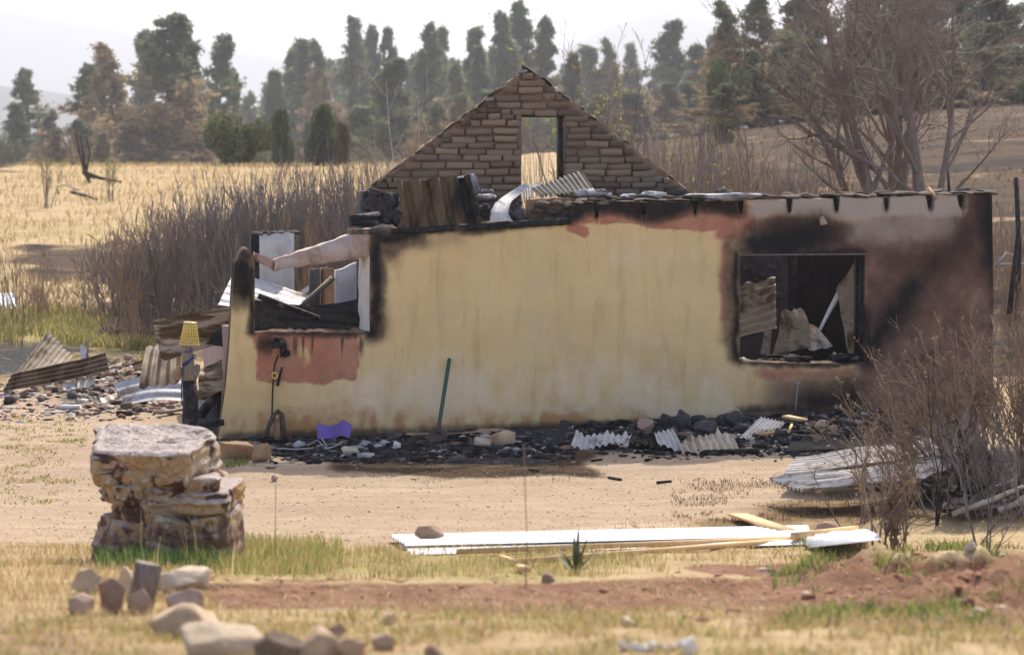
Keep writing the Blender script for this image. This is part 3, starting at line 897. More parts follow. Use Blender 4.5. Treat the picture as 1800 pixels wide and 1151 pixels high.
# sloping stuccoed lintel over the left window, snapped near its lower end
def beam_px(name, quad, w0, w1, mat, seg=14, amp=.02, seed=0, label=None, parent=house):
    """a plastered beam: quad = TL, TR, BR, BL pixels on plane w0, thickness to w1"""
    TL, TR, BR, BL = [HW(*q, w0) for q in quad]
    V, F = [], []
    for i in range(seg + 1):
        f = i / seg
        t = TL + (TR - TL) * f; b = BL + (BR - BL) * f
        for q in ((t, w0), ((t * .5 + b * .5), w0 - .006), (b, w0), (b, w1), (t, w1)):
            V.append([q[0][0], q[1], q[0][2]])
    V = np.array(V)
    V += (np.stack([fbm(V, 9, 4, seed + k) for k in range(3)], 1) - .5) * amp
    for i in range(seg):
        for k in range(5):
            F.append([i * 5 + k, i * 5 + (k + 1) % 5, (i + 1) * 5 + (k + 1) % 5, (i + 1) * 5 + k])
    F += [[4, 3, 2, 1, 0], [seg * 5 + k for k in range(5)]]
    o = mobj(name, V, F, mat, parent)
    if label: o['label'] = label
    return o
beam_px('lintel', [(482, 458), (651, 402), (651, 450), (481, 476)], .02, .42, M['beam_plaster'], 34, .06, 3, 'sloping pink stuccoed lintel over the left window')
beam_px('lintel', [(449, 444), (481, 457), (479, 474), (450, 459)], .05, .40, M['beam_plaster'], 4, .02, 9, 'snapped end of the stuccoed lintel')
# charred plank along the broken wall top
beam_px('wall_plate', [(690, 402), (1003, 383), (1003, 395), (690, 413)], -.03, .34, M['char'], 40, .05, 13, 'charred timber plate along the broken wall top')
beam_px('wall_plate', [(618, 404), (700, 400), (700, 409), (618, 411)], .0, .4, M['coping'], 12, .05, 17)

# inner leaf of the wall still standing behind the broken part, of rounded stones
L_, R_2 = const(845.), const(1006.)
V, F, a, b = panel_grid(L_, R_2, const(420.), lambda x: np.interp(x, [845, 925, 930, 1006], [392, 384, 352, 348]) + 5 * (fx(x, .1, 3, 8) - .5), .05, .30, .28, seed=14, amp=.02)
inner = mobj('inner_wall', V, F, M['mud'], house, True, {'soot': np.full(len(V), .35)})

# ---- stones
def ico(sub):
    import bmesh
    bm = bmesh.new(); bmesh.ops.create_icosphere(bm, subdivisions=sub, radius=1.0)
    V = np.array([v.co[:] for v in bm.verts]); F = np.array([[v.index for v in f.verts] for f in bm.faces], np.int32)
    bm.free(); return V, F
ICO = {k: ico(k) for k in (1, 2, 3, 4)}
def rock_shape(seed, sub=2, cuts=9, size=(1, 1, 1), rough=.04, lo=.55, hi=.98):
    """angular stone: a sphere cut by planes; half-extent 1 before size"""
    r = np.random.default_rng(seed)
    V, F = ICO[sub]; Q, _ = np.linalg.qr(r.normal(size=(3, 3))); V = V.copy() @ Q
    V = V / (np.abs(V) ** 6).sum(1, keepdims=True) ** (1 / 6.0)
    Q, _ = np.linalg.qr(np.eye(3) + .5 * r.normal(size=(3, 3))); V = V @ Q
    for k in range(cuts):
        n_ = r.normal(size=3); n_ /= np.linalg.norm(n_); o_ = r.uniform(lo, hi)
        d = V @ n_; V -= np.maximum(d - o_, 0)[:, None] * n_[None]
    V *= (1 + (fbm(V + seed * 3.1, 2.2, 3, seed) - .5) * rough * 2)[:, None]
    mx = np.abs(V).max(0)
    return V / mx * np.array(size), F
ROCKS = []
for k in range(10):
    Vr, Fr = rock_shape(100 + k, 2, 8 + k % 4)
    ROCKS.append((Vr, Fr))
ROCK_ME = {}
def rock_me(k, mat):
    key = (k % 10, mat)
    if key not in ROCK_ME:
        ROCK_ME[key] = make_mesh('stone', ROCKS[k % 10][0], ROCKS[k % 10][1], M[mat])
    return ROCK_ME[key]

rng = np.random.default_rng(11)
for (x0, x1, y0, y1) in [(934, 968, 352, 366), (966, 990, 351, 364), (988, 1004, 352, 368), (930, 958, 364, 378), (958, 984, 366, 380), (984, 1003, 366, 382), (940, 975, 378, 390), (975, 1003, 380, 392), (905, 932, 376, 392)]:
    c = HW((x0 + x1) / 2, (y0 + y1) / 2, .28)
    link('wall_stone', rock_me(int(rng.integers(10)), 'coping'), inner, c, (rng.uniform(-.2, .2), rng.uniform(-.15, .15), rng.uniform(-.3, .3)), ((x1 - x0) / 135 / 2, .12, (y1 - y0) / 135 / 2))

# flat rubble and ash along the top of the right part of the wall
x = 1008.0
while x < 1742:
    wpx = rng.uniform(16, 46); hpx = rng.uniform(4, 9)
    near_notch = any(abs(x + wpx / 2 - nx) < 6 for nx in NOTCH)
    c = HW(x + wpx / 2, float(np.interp(x, [1005, 1100, 1300, 1500, 1744], [361, 356, 352, 347, 341])) - 2 - rng.uniform(0, 3), rng.uniform(.1, .2))
    link('coping_stone', rock_me(int(rng.integers(10)), 'coping'), front_wall, c, (rng.uniform(-.1, .1), rng.uniform(-.08, .08), rng.uniform(-.3, .3)), (wpx / 135 / 2 * 1.05, rng.uniform(.1, .2), hpx / 135 / 2 * 1.1))
    x += wpx * rng.uniform(.7, 1.0)
x = 1010.0
while x < 1740:                                     # a second, higher and deeper run, charred
    wpx = rng.uniform(20, 60); hpx = rng.uniform(5, 11)
    c = HW(x + wpx / 2, float(np.interp(x, [1005, 1100, 1300, 1500, 1744], [352, 347, 345, 341, 336])) - rng.uniform(-2, 3), rng.uniform(.3, .46))
    link('coping_stone', rock_me(int(rng.integers(10)), 'coping' if rng.random() < .5 else 'stone_dark'), front_wall, c, (rng.uniform(-.1, .1), rng.uniform(-.15, .15), rng.uniform(-.5, .5)), (wpx / 135 / 2, rng.uniform(.08, .16), hpx / 135 / 2 * 1.2))
    x += wpx * rng.uniform(.75, 1.2)
# burned roof-beam ends hanging in their sockets
for nx in NOTCH:
    yt = float(np.interp(nx, [1005, 1300, 1500, 1743], [362, 353, 348, 342]))
    a = HW(nx, yt + 10, .10)
    MB().box(a + np.array([0, .1, 0]), (.045, .3, .15), None, .01, rng).obj('beam_end', M['char'], house)
o = MB().tube([HW(1633, 332, .2), HW(1641, 343, .03), HW(1645, 350, -.03)], [.03, .028, .024], 7).obj('beam_end', M['log'], house)
o['label'] = 'pale snapped stick lying over the wall top'
# plaster chip above the right window
link('plaster_chip', rock_me(3, 'stone'), front_wall, HW(1447, 390, -.02), (0, .3, 0), (.06, .03, .075))

# ---- gable wall of adobe bricks
GW = 5.0
def gu(px, py): return HW(px, py, GW)
apex = gu(930, 121); gl = gu(643, 337); gr_ = gu(1212, 337)
dl, dr, dt = gu(917, 203), gu(987, 203), gu(950, 203)[2]
def gable_top(u):
    u = np.asarray(u, float)
    z = np.where(u < apex[0], np.interp(u, [gl[0], apex[0]], [gl[2], apex[2]]), np.interp(u, [apex[0], gr_[0]], [apex[2], gr_[2]]))
    return z
def gpanel(u0, u1, zlo, topf, step=.05):
    ns = max(2, int((u1 - u0) / step)); us = np.linspace(u0, u1, ns + 1)
    zt = topf(us); zl = np.full_like(us, zlo)
    nt = max(2, int((zt.max() - zlo) / .08))
    t = np.linspace(0, 1, nt + 1)
    U = np.repeat(us[:, None], nt + 1, 1); Z = zl[:, None] + (zt - zl)[:, None] * t[None]
    u, z = U.ravel(), Z.ravel(); p = np.stack([u, 0 * u, z], 1)
    fz = GW + .02 + (fbm(p, 3, 4, 70) - .5) * .05
    Vf = np.stack([u, fz, z], 1); Vm = np.stack([u, np.full_like(u, GW + .18), z], 1); Vb = np.stack([u, np.full_like(u, GW + .32) + (fbm(p, 3, 3, 75) - .5) * .04, z], 1)
    top = np.tile((t > .999), ns + 1)
    for k, VV in enumerate((Vf, Vm, Vb)):
        VV[:, 2] += top * ((fbm(np.stack([u, u * 0 + k, u * 0], 1), 7, 4, 80) - .5) * .11 + .0)
    n_ = len(u); I = np.arange(n_).reshape(ns + 1, nt + 1)
    F = [np.stack([I[:-1, :-1], I[1:, :-1], I[1:, 1:], I[:-1, 1:]], -1).reshape(-1, 4), np.stack([I[:-1, :-1], I[:-1, 1:], I[1:, 1:], I[1:, :-1]], -1).reshape(-1, 4) + 2 * n_]
    for e, rev in ((I[:, 0], 1), (I[:, -1], 0), (I[0, :], 0), (I[-1, :], 1)):
        for a_ in (0, 1):
            q = np.stack([e[:-1] + a_ * n_, e[1:] + a_ * n_, e[1:] + (a_ + 1) * n_, e[:-1] + (a_ + 1) * n_], -1)
            F.append(q[:, ::-1] if rev else q)
    return np.concatenate([Vf, Vm, Vb]), np.concatenate(F)
Vs, Fs, n = [], [], 0
for (a, b, zl, tf) in ((gl[0], dl[0], .0, gable_top), (dl[0], dr[0], dt, gable_top), (dr[0], gr_[0], .0, gable_top)):
    V, F = gpanel(a, b, zl, tf); Vs.append(V); Fs.append(F + n); n += len(V)
V = np.concatenate(Vs)
so = np.exp(-((V[:, 0] - apex[0]) / .16) ** 2 - ((V[:, 2] - apex[2]) / .2) ** 2) * 1.0
so = np.maximum(so, np.exp(-((V[:, 0] - gl[0] - .35) / .3) ** 2 - ((V[:, 2] - gl[2] - .05) / .2) ** 2) * .8)
so = np.maximum(so, (1 - smooth(2.7, 3.1, V[:, 2])) * .5)
gable = mobj('gable_wall', V, np.concatenate(Fs), M['mud'], house, True, {'soot': so})
gable['label'] = 'brown adobe brick gable with an empty door opening'

def brick_mesh(seed):
    r = np.random.default_rng(seed)
    # ring at back, ring at shoulder, ring at front (inset), 8 points each
    base = np.array([(-1, -1), (0, -1), (1, -1), (1, 0), (1, 1), (0, 1), (-1, 1), (-1, 0)], float) * .5
    V = []
    for dep, ins in ((.5, 1.0), (-.32, .985), (-.5, .93)):
        ring = base * np.array([1 - (1 - ins) * .4, 1 - (1 - ins) * 1.6])
        ring = ring + r.normal(0, .018, ring.shape) * np.array([.6, 2.2])
        for c in ring: V.append((c[0], dep + r.normal(0, .03) * (dep < 0), c[1]))
    F = []
    for k in (0, 1):
        for i in range(8):
            j = (i + 1) % 8
            F.append([k * 8 + i, k * 8 + j, (k + 1) * 8 + j, (k + 1) * 8 + i])
    V.append((r.uniform(-.2, .2), -.5 + r.normal(0, .05), r.uniform(-.1, .1)))
    for i in range(8): F.append([16 + i, 16 + (i + 1) % 8, 24])
    return make_mesh('brick', np.array(V), F, M['adobe'])
BRICKS = [brick_mesh(k) for k in range(8)]
rng = np.random.default_rng(77)
zc = gl[2] - .38; row = 0
inv = lambda z, side: np.interp(z, [gl[2], apex[2]], [gl[0], apex[0]]) if side == 'l' else np.interp(z, [gr_[2], apex[2]], [gr_[0], apex[0]])
while zc < apex[2] - .16:
    h = rng.uniform(.094, .106)
    zmid = zc + h / 2
    a = float(inv(zc + h * .8, 'l')) + .03; b = float(inv(zc + h * .8, 'r')) - .03
    u = a - rng.uniform(0, .36)
    spans = []
    while u < b:
        Lb = rng.uniform(.31, .40) if rng.random() < .82 else rng.uniform(.14, .24)
        spans.append((u, u + Lb)); u += Lb + rng.uniform(.012, .026)
    for (p0, p1) in spans:
        for (q0, q1) in ((max(p0, a), min(p1, b)),):
            if q1 - q0 < .07: continue
            segs = [(q0, q1)]
            if zc < dt + .005:
                segs = [(q0, min(q1, dl[0] - .012)), (max(q0, dr[0] + .05), q1)]
            for (s0, s1) in segs:
                if s1 - s0 < .07: continue
                # upper right of the peak is smeared with mud: bricks barely stand out
                smear = math.exp(-(((s0 + s1) / 2 - apex[0] - .35) / .35) ** 2 - ((zmid - apex[2] + .5) / .3) ** 2)
                smear = max(smear, .8 * math.exp(-(((s0 + s1) / 2 - gl[0] - 1.15) / .22) ** 2))
                pro = rng.normal(.045, .012) * (1 - .62 * smear)
                o = link('brick', BRICKS[int(rng.integers(8))], gable, ((s0 + s1) / 2, GW + .03 - pro / 2 - .0, zmid + rng.normal(0, .006) + .02 * math.sin(s0 * 1.7 + row)), (rng.normal(0, .03), rng.normal(0, .02), rng.normal(0, .03)), (s1 - s0 - .008, max(pro, .012) + .05, h - .014))
                low = 1 - .75 * float(1 - smooth(gl[2] - .1, gl[2] + .25, zmid)) * rng.uniform(.4, 1)
                edge = 1 - .5 * (min(s0 - a, b - s1) < .05) * rng.uniform(0, 1)
                k = low * edge
                o.color = (k, k, k, 1)
    zc += h; row += 1
# ragged mud capping that follows both slopes
for side, A, B_ in (('l', gl, apex), ('r', apex, gr_)):
    for i in range(34):
        f = (i + rng.uniform(0, 1)) / 34
        c = A + (B_ - A) * f
        ang = -math.atan2(B_[2] - A[2], B_[0] - A[0])
        dark = (f > .93 and side == 'l') or (f < .14 and side == 'r') or rng.random() < .12
        link('coping_lump', rock_me(int(rng.integers(10)), 'stone_dark' if dark else 'coping'), gable, (c[0], GW + rng.uniform(.06, .26), c[2] + rng.uniform(-.015, .012)), (rng.uniform(-.3, .3), ang + rng.uniform(-.2, .2), 0), (rng.uniform(.06, .14), rng.uniform(.08, .16), rng.uniform(.016, .036)))
# door frame in the gable
mb = MB()
a = gu(985, 206); b = gu(986, 345)
mb.box((a[0] + .012, GW + .12, (a[2] + b[2]) / 2), (.06, .22, a[2] - b[2]), None, .003, rng)
mb.box(((dl[0] + dr[0]) / 2, GW + .12, dt - .012), (dr[0] - dl[0] + .1, .22, .03), None, .003, rng)
mb.obj('door_frame', M['char'], gable)

# ---- remaining walls: back, side, cross wall and the stubs at the left
def local_wall(name, mat, u0, u1, w0, w1, ztop, zbot=-.3, axis='u', label=None, attrs=False, step=.12, seed=1, lump=.03):
    zb_ = zbot if callable(zbot) else (lambda r_: zbot)
    """upright wall block in house coordinates with a ragged top; ztop is a function of the run"""
    run0, run1 = (u0, u1) if axis == 'u' else (w0, w1)
    k = max(3, int((run1 - run0) / step)); rs = np.linspace(run0, run1, k + 1)
    m_ = 10
    V = []
    for i, r_ in enumerate(rs):
        zt = ztop(r_)
        for sd in (0, 1):
            for j in range(m_ + 1):
                z = zb_(r_) + (zt - zb_(r_)) * j / m_
                p = np.array([[r_, sd * 3.0, z]])
                off = (float(fbm(p, 2.5, 3, seed)[0]) - .5) * lump * 2
                if axis == 'u': V.append((r_, (w1 if sd else w0) + off, z))
                else: V.append(((u1 if sd else u0) + off, r_, z))
    V = np.array(V); q = m_ + 1; F = []
    for i in range(k):
        for sd in (0, 1):
            for j in range(m_):
                a_ = i * 2 * q + sd * q + j; b_ = a_ + 2 * q
                F.append([a_, b_, b_ + 1, a_ + 1] if not sd else [a_, a_ + 1, b_ + 1, b_])
        t0 = i * 2 * q + m_; t1 = t0 + q; t2 = t0 + 2 * q; t3 = t1 + 2 * q
        F.append([t0, t2, t3, t1])
    for i in (0, k):
        for j in range(m_):
            a_ = i * 2 * q + j; F.append([a_, a_ + 1, a_ + q + 1, a_ + q])
    o = mobj(name, V, F, mat, house, False, {'soot': np.full(len(V), .8)} if attrs else None)
    if label: o['label'] = label
    return o
uL = HW(400, 600, 0)[0]; uR = HW(1744, 500, 0)[0]
ragged = lambda base, amp, sd: (lambda r_: base + (float(fbm(np.array([[r_, 0, 0]]), 3.0, 3, sd)[0]) - .5) * amp)
local_wall('back_wall', M['soot_plaster'], gr_[0], uR - .02, GW, GW + .35, ragged(2.55, .25, 4), label='smoke-blackened back wall', seed=3)
local_wall('side_wall', M['soot_plaster'], uR - .42, uR - .03, .45, GW, ragged(2.75, .2, 5), axis='w', seed=5)
local_wall('cross_wall', M['grey_plaster'], HW(1240, 500, 2.6)[0], HW(1386, 500, 2.6)[0], 2.6, 2.85, ragged(2.7, .1, 6), label='cracked grey plaster cross wall inside the right window', seed=7, lump=.05)
local_wall('cross_wall', M['soot_plaster'], HW(1404, 500, 3.0)[0], uR - .45, 3.0, 3.2, ragged(2.6, .1, 6), label='reddish sooty cross wall inside the right window', seed=8)
a, b = HW(1394, 440, 2.5), HW(1394, 640, 2.5)
MB().box((a + b) / 2, (.07, .09, a[2] - b[2]), None, .005, rng).obj('door_post', M['char'], house)
# flakes of plaster left on the cross wall
for k in range(26):
    c = HW(rng.uniform(1305, 1384), rng.uniform(452, 540), 2.6)
    link('plaster_flake', rock_me(int(rng.integers(10)), 'stone_dark' if rng.random() < .5 else 'coping'), house, c, (0, rng.uniform(-1, 1), 0), (rng.uniform(.03, .1), .025, rng.uniform(.02, .06)))
# left end wall with its pink plaster, burned through low down
sw = lambda r_: float(np.interp(r_, [.45, 1.5, 3.0, 4.6], [HW(399, 574, .5)[2], 1.35, 1.15, 1.02]))
local_wall('end_wall', M['pink_plaster'], uL - .03, uL + .3, .45, 4.6, sw, lambda r_: float(np.interp(r_, [.45, .75, .8, 4.6], [-.3, -.3, .56, .24])), axis='w', label='pink plastered end wall with its foot burned away', seed=11, lump=.02)
local_wall('end_wall_foot', M['mud'], uL + .06, uL + .28, .85, 1.5, lambda r_: .58, -.3, axis='w', attrs=True, seed=12)
local_wall('end_wall_foot', M['mud'], uL + .06, uL + .28, 2.9, 4.4, lambda r_: .35, -.3, axis='w', attrs=True, seed=13)
# white plastered stub, mud column and peeling panel seen through the left window
def stub(name, mat, px0, px1, ytop, ybot, w, th, label, seed, rag=.06):
    a, b = HW(px0, ytop, w), HW(px1, ytop, w)
    zb = min(HW(px0, ybot, w)[2], 0)
    return local_wall(name, mat, a[0], b[0], w, w + th, ragged(a[2], rag, seed), -.3, label=label, step=.06, seed=seed, lump=.012)
st = stub('wall_stub', M['white_plaster'], 456, 517, 411, 560, 3.2, .3, 'white plastered wall stub behind the left window', 21)
for i in range(9):
    x = 452 + i * 8.2
    link('coping_stone', rock_me(i, 'stone_dark' if i % 3 else 'coping'), st, HW(x, 411 - (i % 3) * 1.5, 3.3), (0, rng.uniform(-.3, .3), rng.uniform(-1, 1)), (.05, .14, .03))
local_wall('wall_stub', M['char'], HW(441, 420, 3.3)[0], HW(456, 420, 3.3)[0], 3.22, 3.5, ragged(HW(448, 414, 3.3)[2], .1, 3), label='blackened edge of the plastered stub', seed=31, step=.05)
stub('mud_column', M['grey_plaster'], 545, 562, 471, 560, 3.0, .2, None, 22)
stub('mud_column', M['mud'], 565, 589, 471, 560, 3.05, .2, None, 23)
stub('wall_panel', M['white_plaster'], 590, 634, 470, 560, 2.6, .15, 'peeling white panel behind the left window', 24, .3)
# burned-out stump of the wall left of the rusty sheet
stub('wall_stub', M['char'], 640, 700, 338, 420, 1.6, .9, 'charred wall end left of the upright rusty sheet', 25, .1)
for i in range(24):
    link('charred_lump', rock_me(i, 'stone_dark'), house, HW(rng.uniform(640, 700), rng.uniform(336, 398), 1.58), (rng.uniform(-.4, .4), rng.uniform(-.4, .4), 0), (rng.uniform(.05, .1), .06, rng.uniform(.05, .14)))
mb = MB()
for (x0, y0, x1, y1, r_) in ((616, 384, 664, 378, .045), (618, 391, 660, 392, .05)):
    mb.tube([HW(x0, y0, .8), HW((x0 + x1) / 2, (y0 + y1) / 2, .9), HW(x1, y1, 1.2)], r_, 8)
    mb.obj('charred_beam', M['char'], house); mb = MB()
for k in range(14):
    link('charred_lump', rock_me(k, 'stone_dark' if k % 3 else 'coping'), house, HW(rng.uniform(655, 700), rng.uniform(398, 408), rng.uniform(.1, .4)), (0, rng.uniform(-.3, .3), rng.uniform(-1, 1)), (rng.uniform(.04, .09), .08, rng.uniform(.02, .05)))
# stone footing under the front wall
for k in range(30):
    x = 400 + k * 46
    if 560 < x < 960 or x > 1500: continue
    c = HW(x, float(BASE(x)) + 4, -.02)
    link('footing_stone', rock_me(k, 'stone_dark'), front_wall, c, (0, 0, rng.uniform(-.5, .5)), (rng.uniform(.1, .2), .06, rng.uniform(.04, .07)))
# ------------------------------------------------------------------ loose sheet iron
def sheet_shape(c, waves, amp, axis='u', bend=0.0, crumple=0.0, rib=False, seed=0, nv=14, ragged_edge=0.0, curl=0.0):
    """corrugated sheet through four corners (TL, TR, BR, BL); axis u: ridges run from the TL-TR edge to the BL-BR edge"""
    TL, TR, BR, BL = [np.array(q, float) for q in c]
    nw = max(6, int(waves * (8 if rib else 6))); nn = nv
    nu, nvv = (nw, nn) if axis == 'u' else (nn, nw)
    u = np.linspace(0, 1, nu + 1); v = np.linspace(0, 1, nvv + 1)
    U, W = np.meshgrid(u, v, indexing='ij')
    r = np.random.default_rng(seed)
    if ragged_edge:
        jag = (fx(u * 9 + seed, 1.0, 3, seed) - .5) * 2 * ragged_edge
        W = W + jag[:, None] * (1 - W)
    p = TL[None, None] * ((1 - U) * (1 - W))[..., None] + TR * (U * (1 - W))[..., None] + BR * (U * W)[..., None] + BL * ((1 - U) * W)[..., None]
    du = (TR - TL) + (BR - BL); dv = (BL - TL) + (BR - TR)
    n = np.cross(du, dv); n /= np.linalg.norm(n) + 1e-9
    if n[1] > 0: n = -n
    q = U if axis == 'u' else W
    ph = q * waves * 2 * math.pi
    prof = np.cos(ph) if not rib else (1 - 2 * np.clip((np.cos(ph) + .55) / .35, 0, 1)) * -1
    o = amp * prof
    o = o + bend * np.sin(math.pi * (W if axis == 'u' else U)) + curl * (W if axis == 'u' else U) ** 2
    L = p.reshape(-1, 3)
    if crumple:
        o = o + ((fbm(L + seed, 2.2, 3, seed) - .5) * 2 * crumple).reshape(o.shape)
    p = p + o[..., None] * n
    n1 = p.reshape(-1, 3); th = n * -.005
    V = np.concatenate([n1, n1 + th])
    I = np.arange(len(n1)).reshape(nu + 1, nvv + 1); k = len(n1)
    F = [np.stack([I[:-1, :-1], I[1:, :-1], I[1:, 1:], I[:-1, 1:]], -1).reshape(-1, 4), np.stack([I[:-1, :-1], I[:-1, 1:], I[1:, 1:], I[1:, :-1]], -1).reshape(-1, 4) + k]
    for e in (I[:, 0], I[:, -1], I[0, :], I[-1, :]):
        F.append(np.stack([e[:-1], e[1:], e[1:] + k, e[:-1] + k], -1))
    return V, np.concatenate(F)

M['sheet_inside'] = m_sheet('smoked_iron', (.34, .255, .165), (.14, .085, .045), (.02, .016, .013), .45, .34, .1, .6, 3.0, (.44, .34, .23))
M['sheet_weathered'] = m_sheet('weathered_iron', (.46, .42, .37), (.27, .19, .12), (.07, .06, .05), .45, .3, .1, .7, 3.0, (.60, .56, .50))
def SH(name, label, c, waves, amp, mat, axis='u', cat='metal sheet', group=None, **kw):
    pts = [P(*q) if isinstance(q, tuple) else q for q in c]
    V, F = sheet_shape(pts, waves, amp, axis, **kw)
    o = mobj(name, V, F, M[mat], None, True, None, True)
    try: o.data.set_sharp_from_angle(angle=math.radians(60))
    except Exception: pass
    return tag(o, label, cat, group)

def gp(px, py, up=0.0):
    """ground point under a pixel, lifted"""
    g = G(px, py); g = g.copy(); g[2] += up; return g

def wallY(px): return 34.7 + HW(px, 500)[0] * math.sin(TH)

# on the wall tops
SH('roof_sheet', 'upright rusty ribbed sheet standing on the broken wall top', [(696, 319, 34.85), (826, 309, 34.95), (846, 393, 34.62), (713, 403, 34.55)], 4, .03, 'sheet_rust', rib=True, ragged_edge=.02, seed=2, crumple=.02)
SH('roof_sheet', 'small grey corrugated scrap behind the upright rusty sheet', [(800, 312, 35.5), (835, 304, 35.5), (849, 338, 35.3), (818, 342, 35.3)], 6, .012, 'sheet_grey', seed=3)
SH('roof_sheet', 'olive corrugated sheet leaning against the gable door opening', [(930, 332, 37.2), (1022, 300, 37.4), (1044, 333, 36.7), (948, 346, 36.6)], 12, .018, 'sheet_gable', seed=4)
SH('roof_sheet', 'short pale corrugated scrap beside the folded tin strip', [(917, 326, 35.5), (935, 324, 35.5), (936, 347, 35.2), (919, 349, 35.2)], 4, .014, 'sheet_white', seed=5)
SH('roof_sheet', 'dark flat scrap under the gable door opening', [(930, 326, 36.2), (956, 317, 36.4), (957, 323, 36.2), (934, 331, 36.0)], 1, .004, 'sheet_dark', seed=6)
def fold_strip(name, label, rails, mat, cat, sub=4):
    """folded tin: consecutive cross edges (pairs of pixel points)"""
    A = [P(*a) for a, b in rails]; B = [P(*b) for a, b in rails]
    V = []; F = []
    for a, b in zip(A, B):
        for k in range(sub + 1): V.append(a + (b - a) * k / sub + np.array([0, 0, .006 * ((k % 2) * 2 - 1)]))
    q = sub + 1; n = len(V)
    V = np.array(V); V2 = V + np.array([0, .006, -.004])
    for i in range(len(A) - 1):
        for k in range(sub):
            f = [i * q + k, i * q + k + 1, (i + 1) * q + k + 1, (i + 1) * q + k]
            F.append(f); F.append([j + n for j in f[::-1]])
    for i in range(len(A) - 1):
        for k in (0, sub): F.append([i * q + k, (i + 1) * q + k, (i + 1) * q + k + n, i * q + k + n])
    for i in (0, len(A) - 1):
        for k in range(sub): F.append([i * q + k, i * q + k + 1, i * q + k + 1 + n, i * q + k + n])
    return tag(mobj(name, np.concatenate([V, V2]), F, M[mat], None, False, None, True), label, cat)
fold_strip('tin_strip', 'folded ash-white tin strip hanging over the broken wall top', [((918, 323, 35.4), (932, 326, 35.3)), ((884, 345, 35.1), (900, 352, 35.0)), ((870, 356, 34.9), (896, 360, 34.8)), ((863, 370, 34.75), (893, 374, 34.7)), ((861, 388, 34.6), (902, 389, 34.6))], 'sheet_white', 'tin strip')
def lumps(name, label, cat, items, mat, k0=0, group=None):
    for i, (x0, x1, y0, y1, d) in enumerate(items):
        c = P((x0 + x1) / 2, (y0 + y1) / 2, d); s = d / FPX
        V, F = rock_shape(300 + k0 + i, 3, 3, ((x1 - x0) * s / 2, (x1 - x0) * s * .35, (y1 - y0) * s / 2), .5, .8, 1.0)
        V = V + (np.stack([fbm(V + i, 18, 3, q) for q in (1, 2, 3)], 1) - .5) * .05
        o = mobj(name, V, F, M[mat], None, False); o.location = c
        tag(o, label if isinstance(label, str) else label[i], cat, group)
lumps('ash_heap', ['heap of white ash on the wall top below the gable door', 'crumpled white ash lump on the wall top right of the big heap', 'long low crust of white ash on the wall top', 'white ash lump behind the upright rusty sheet', 'thin ash crust beside the second charred notch', 'ash lump under the small grey corrugated scrap'], 'ash',
      [(1000, 1082, 331, 349, 35.4), (1120, 1172, 334, 351, 35.4), (1200, 1345, 339, 350, 35.4), (843, 872, 331, 341, 35.2), (1085, 1125, 341, 350, 35.3), (836, 872, 340, 350, 35.0)], 'ash')
lumps('charred_block', ['burned stub of timber beside the folded tin strip', 'dark broken adobe block behind the folded tin strip', 'charred dark wedge lying on the wall top right of the gable', 'brown adobe block between the rusty sheet and tin strip'], 'block',
      [(893, 926, 362, 392, 34.95), (902, 918, 348, 366, 35.1), (1250, 1292, 330, 350, 35.6), (836, 868, 352, 392, 35.2)], 'stone_dark', 40)

# at the left window and the end wall
SH('roof_sheet', 'long rusty sheet jutting out left of the yellow pier', [(268, 563, 34.4), (413, 538, 35.0), (413, 596, 34.95), (284, 636, 34.3)], 5, .006, 'sheet_brown', 'v', rib=True, seed=12, crumple=.03)
SH('roof_sheet', 'dark bent flap of sheet iron behind the yellow pier', [(357, 602, 34.7), (408, 560, 34.9), (411, 584, 34.8), (402, 612, 34.6)], 3, .008, 'sheet_dark', 'v', seed=13)
SH('roof_sheet', 'silvery corrugated sheet sloping behind the left window', [(413, 474, 37.0), (547, 521, 37.0), (500, 552, 36.0), (383, 536, 36.0)], 5, .006, 'sheet_grey', 'v', rib=True, seed=14, crumple=.03)
SH('roof_sheet', 'sooty ribbed sheet filling the lower part of the left window', [(436, 526, 35.2), (648, 551, 35.45), (648, 612, 35.3), (436, 612, 35.0)], 4, .01, 'sheet_dark', 'v', rib=True, seed=15, crumple=.03)
SH('roof_sheet', 'black curved sheet arching behind the left window sill', [(468, 536, 36.2), (648, 522, 36.0), (648, 572, 35.8), (468, 566, 35.9)], 2, .006, 'black', 'v', bend=-.10, seed=16)
SH('roof_sheet', 'narrow grey metal strip between the mud column and white stub', [(521, 518, 37.8), (546, 500, 37.8), (548, 508, 37.6), (528, 524, 37.6)], 2, .01, 'sheet_grey', 'v', seed=17)
tag(MB().tube([P(515, 445, 37.5), P(560, 430, 37.6), P(620, 414, 37.8)], .014, 6).obj('metal_pole', M['wire'], None, False, True), 'thin pale pole rising behind the stuccoed lintel', 'pole')
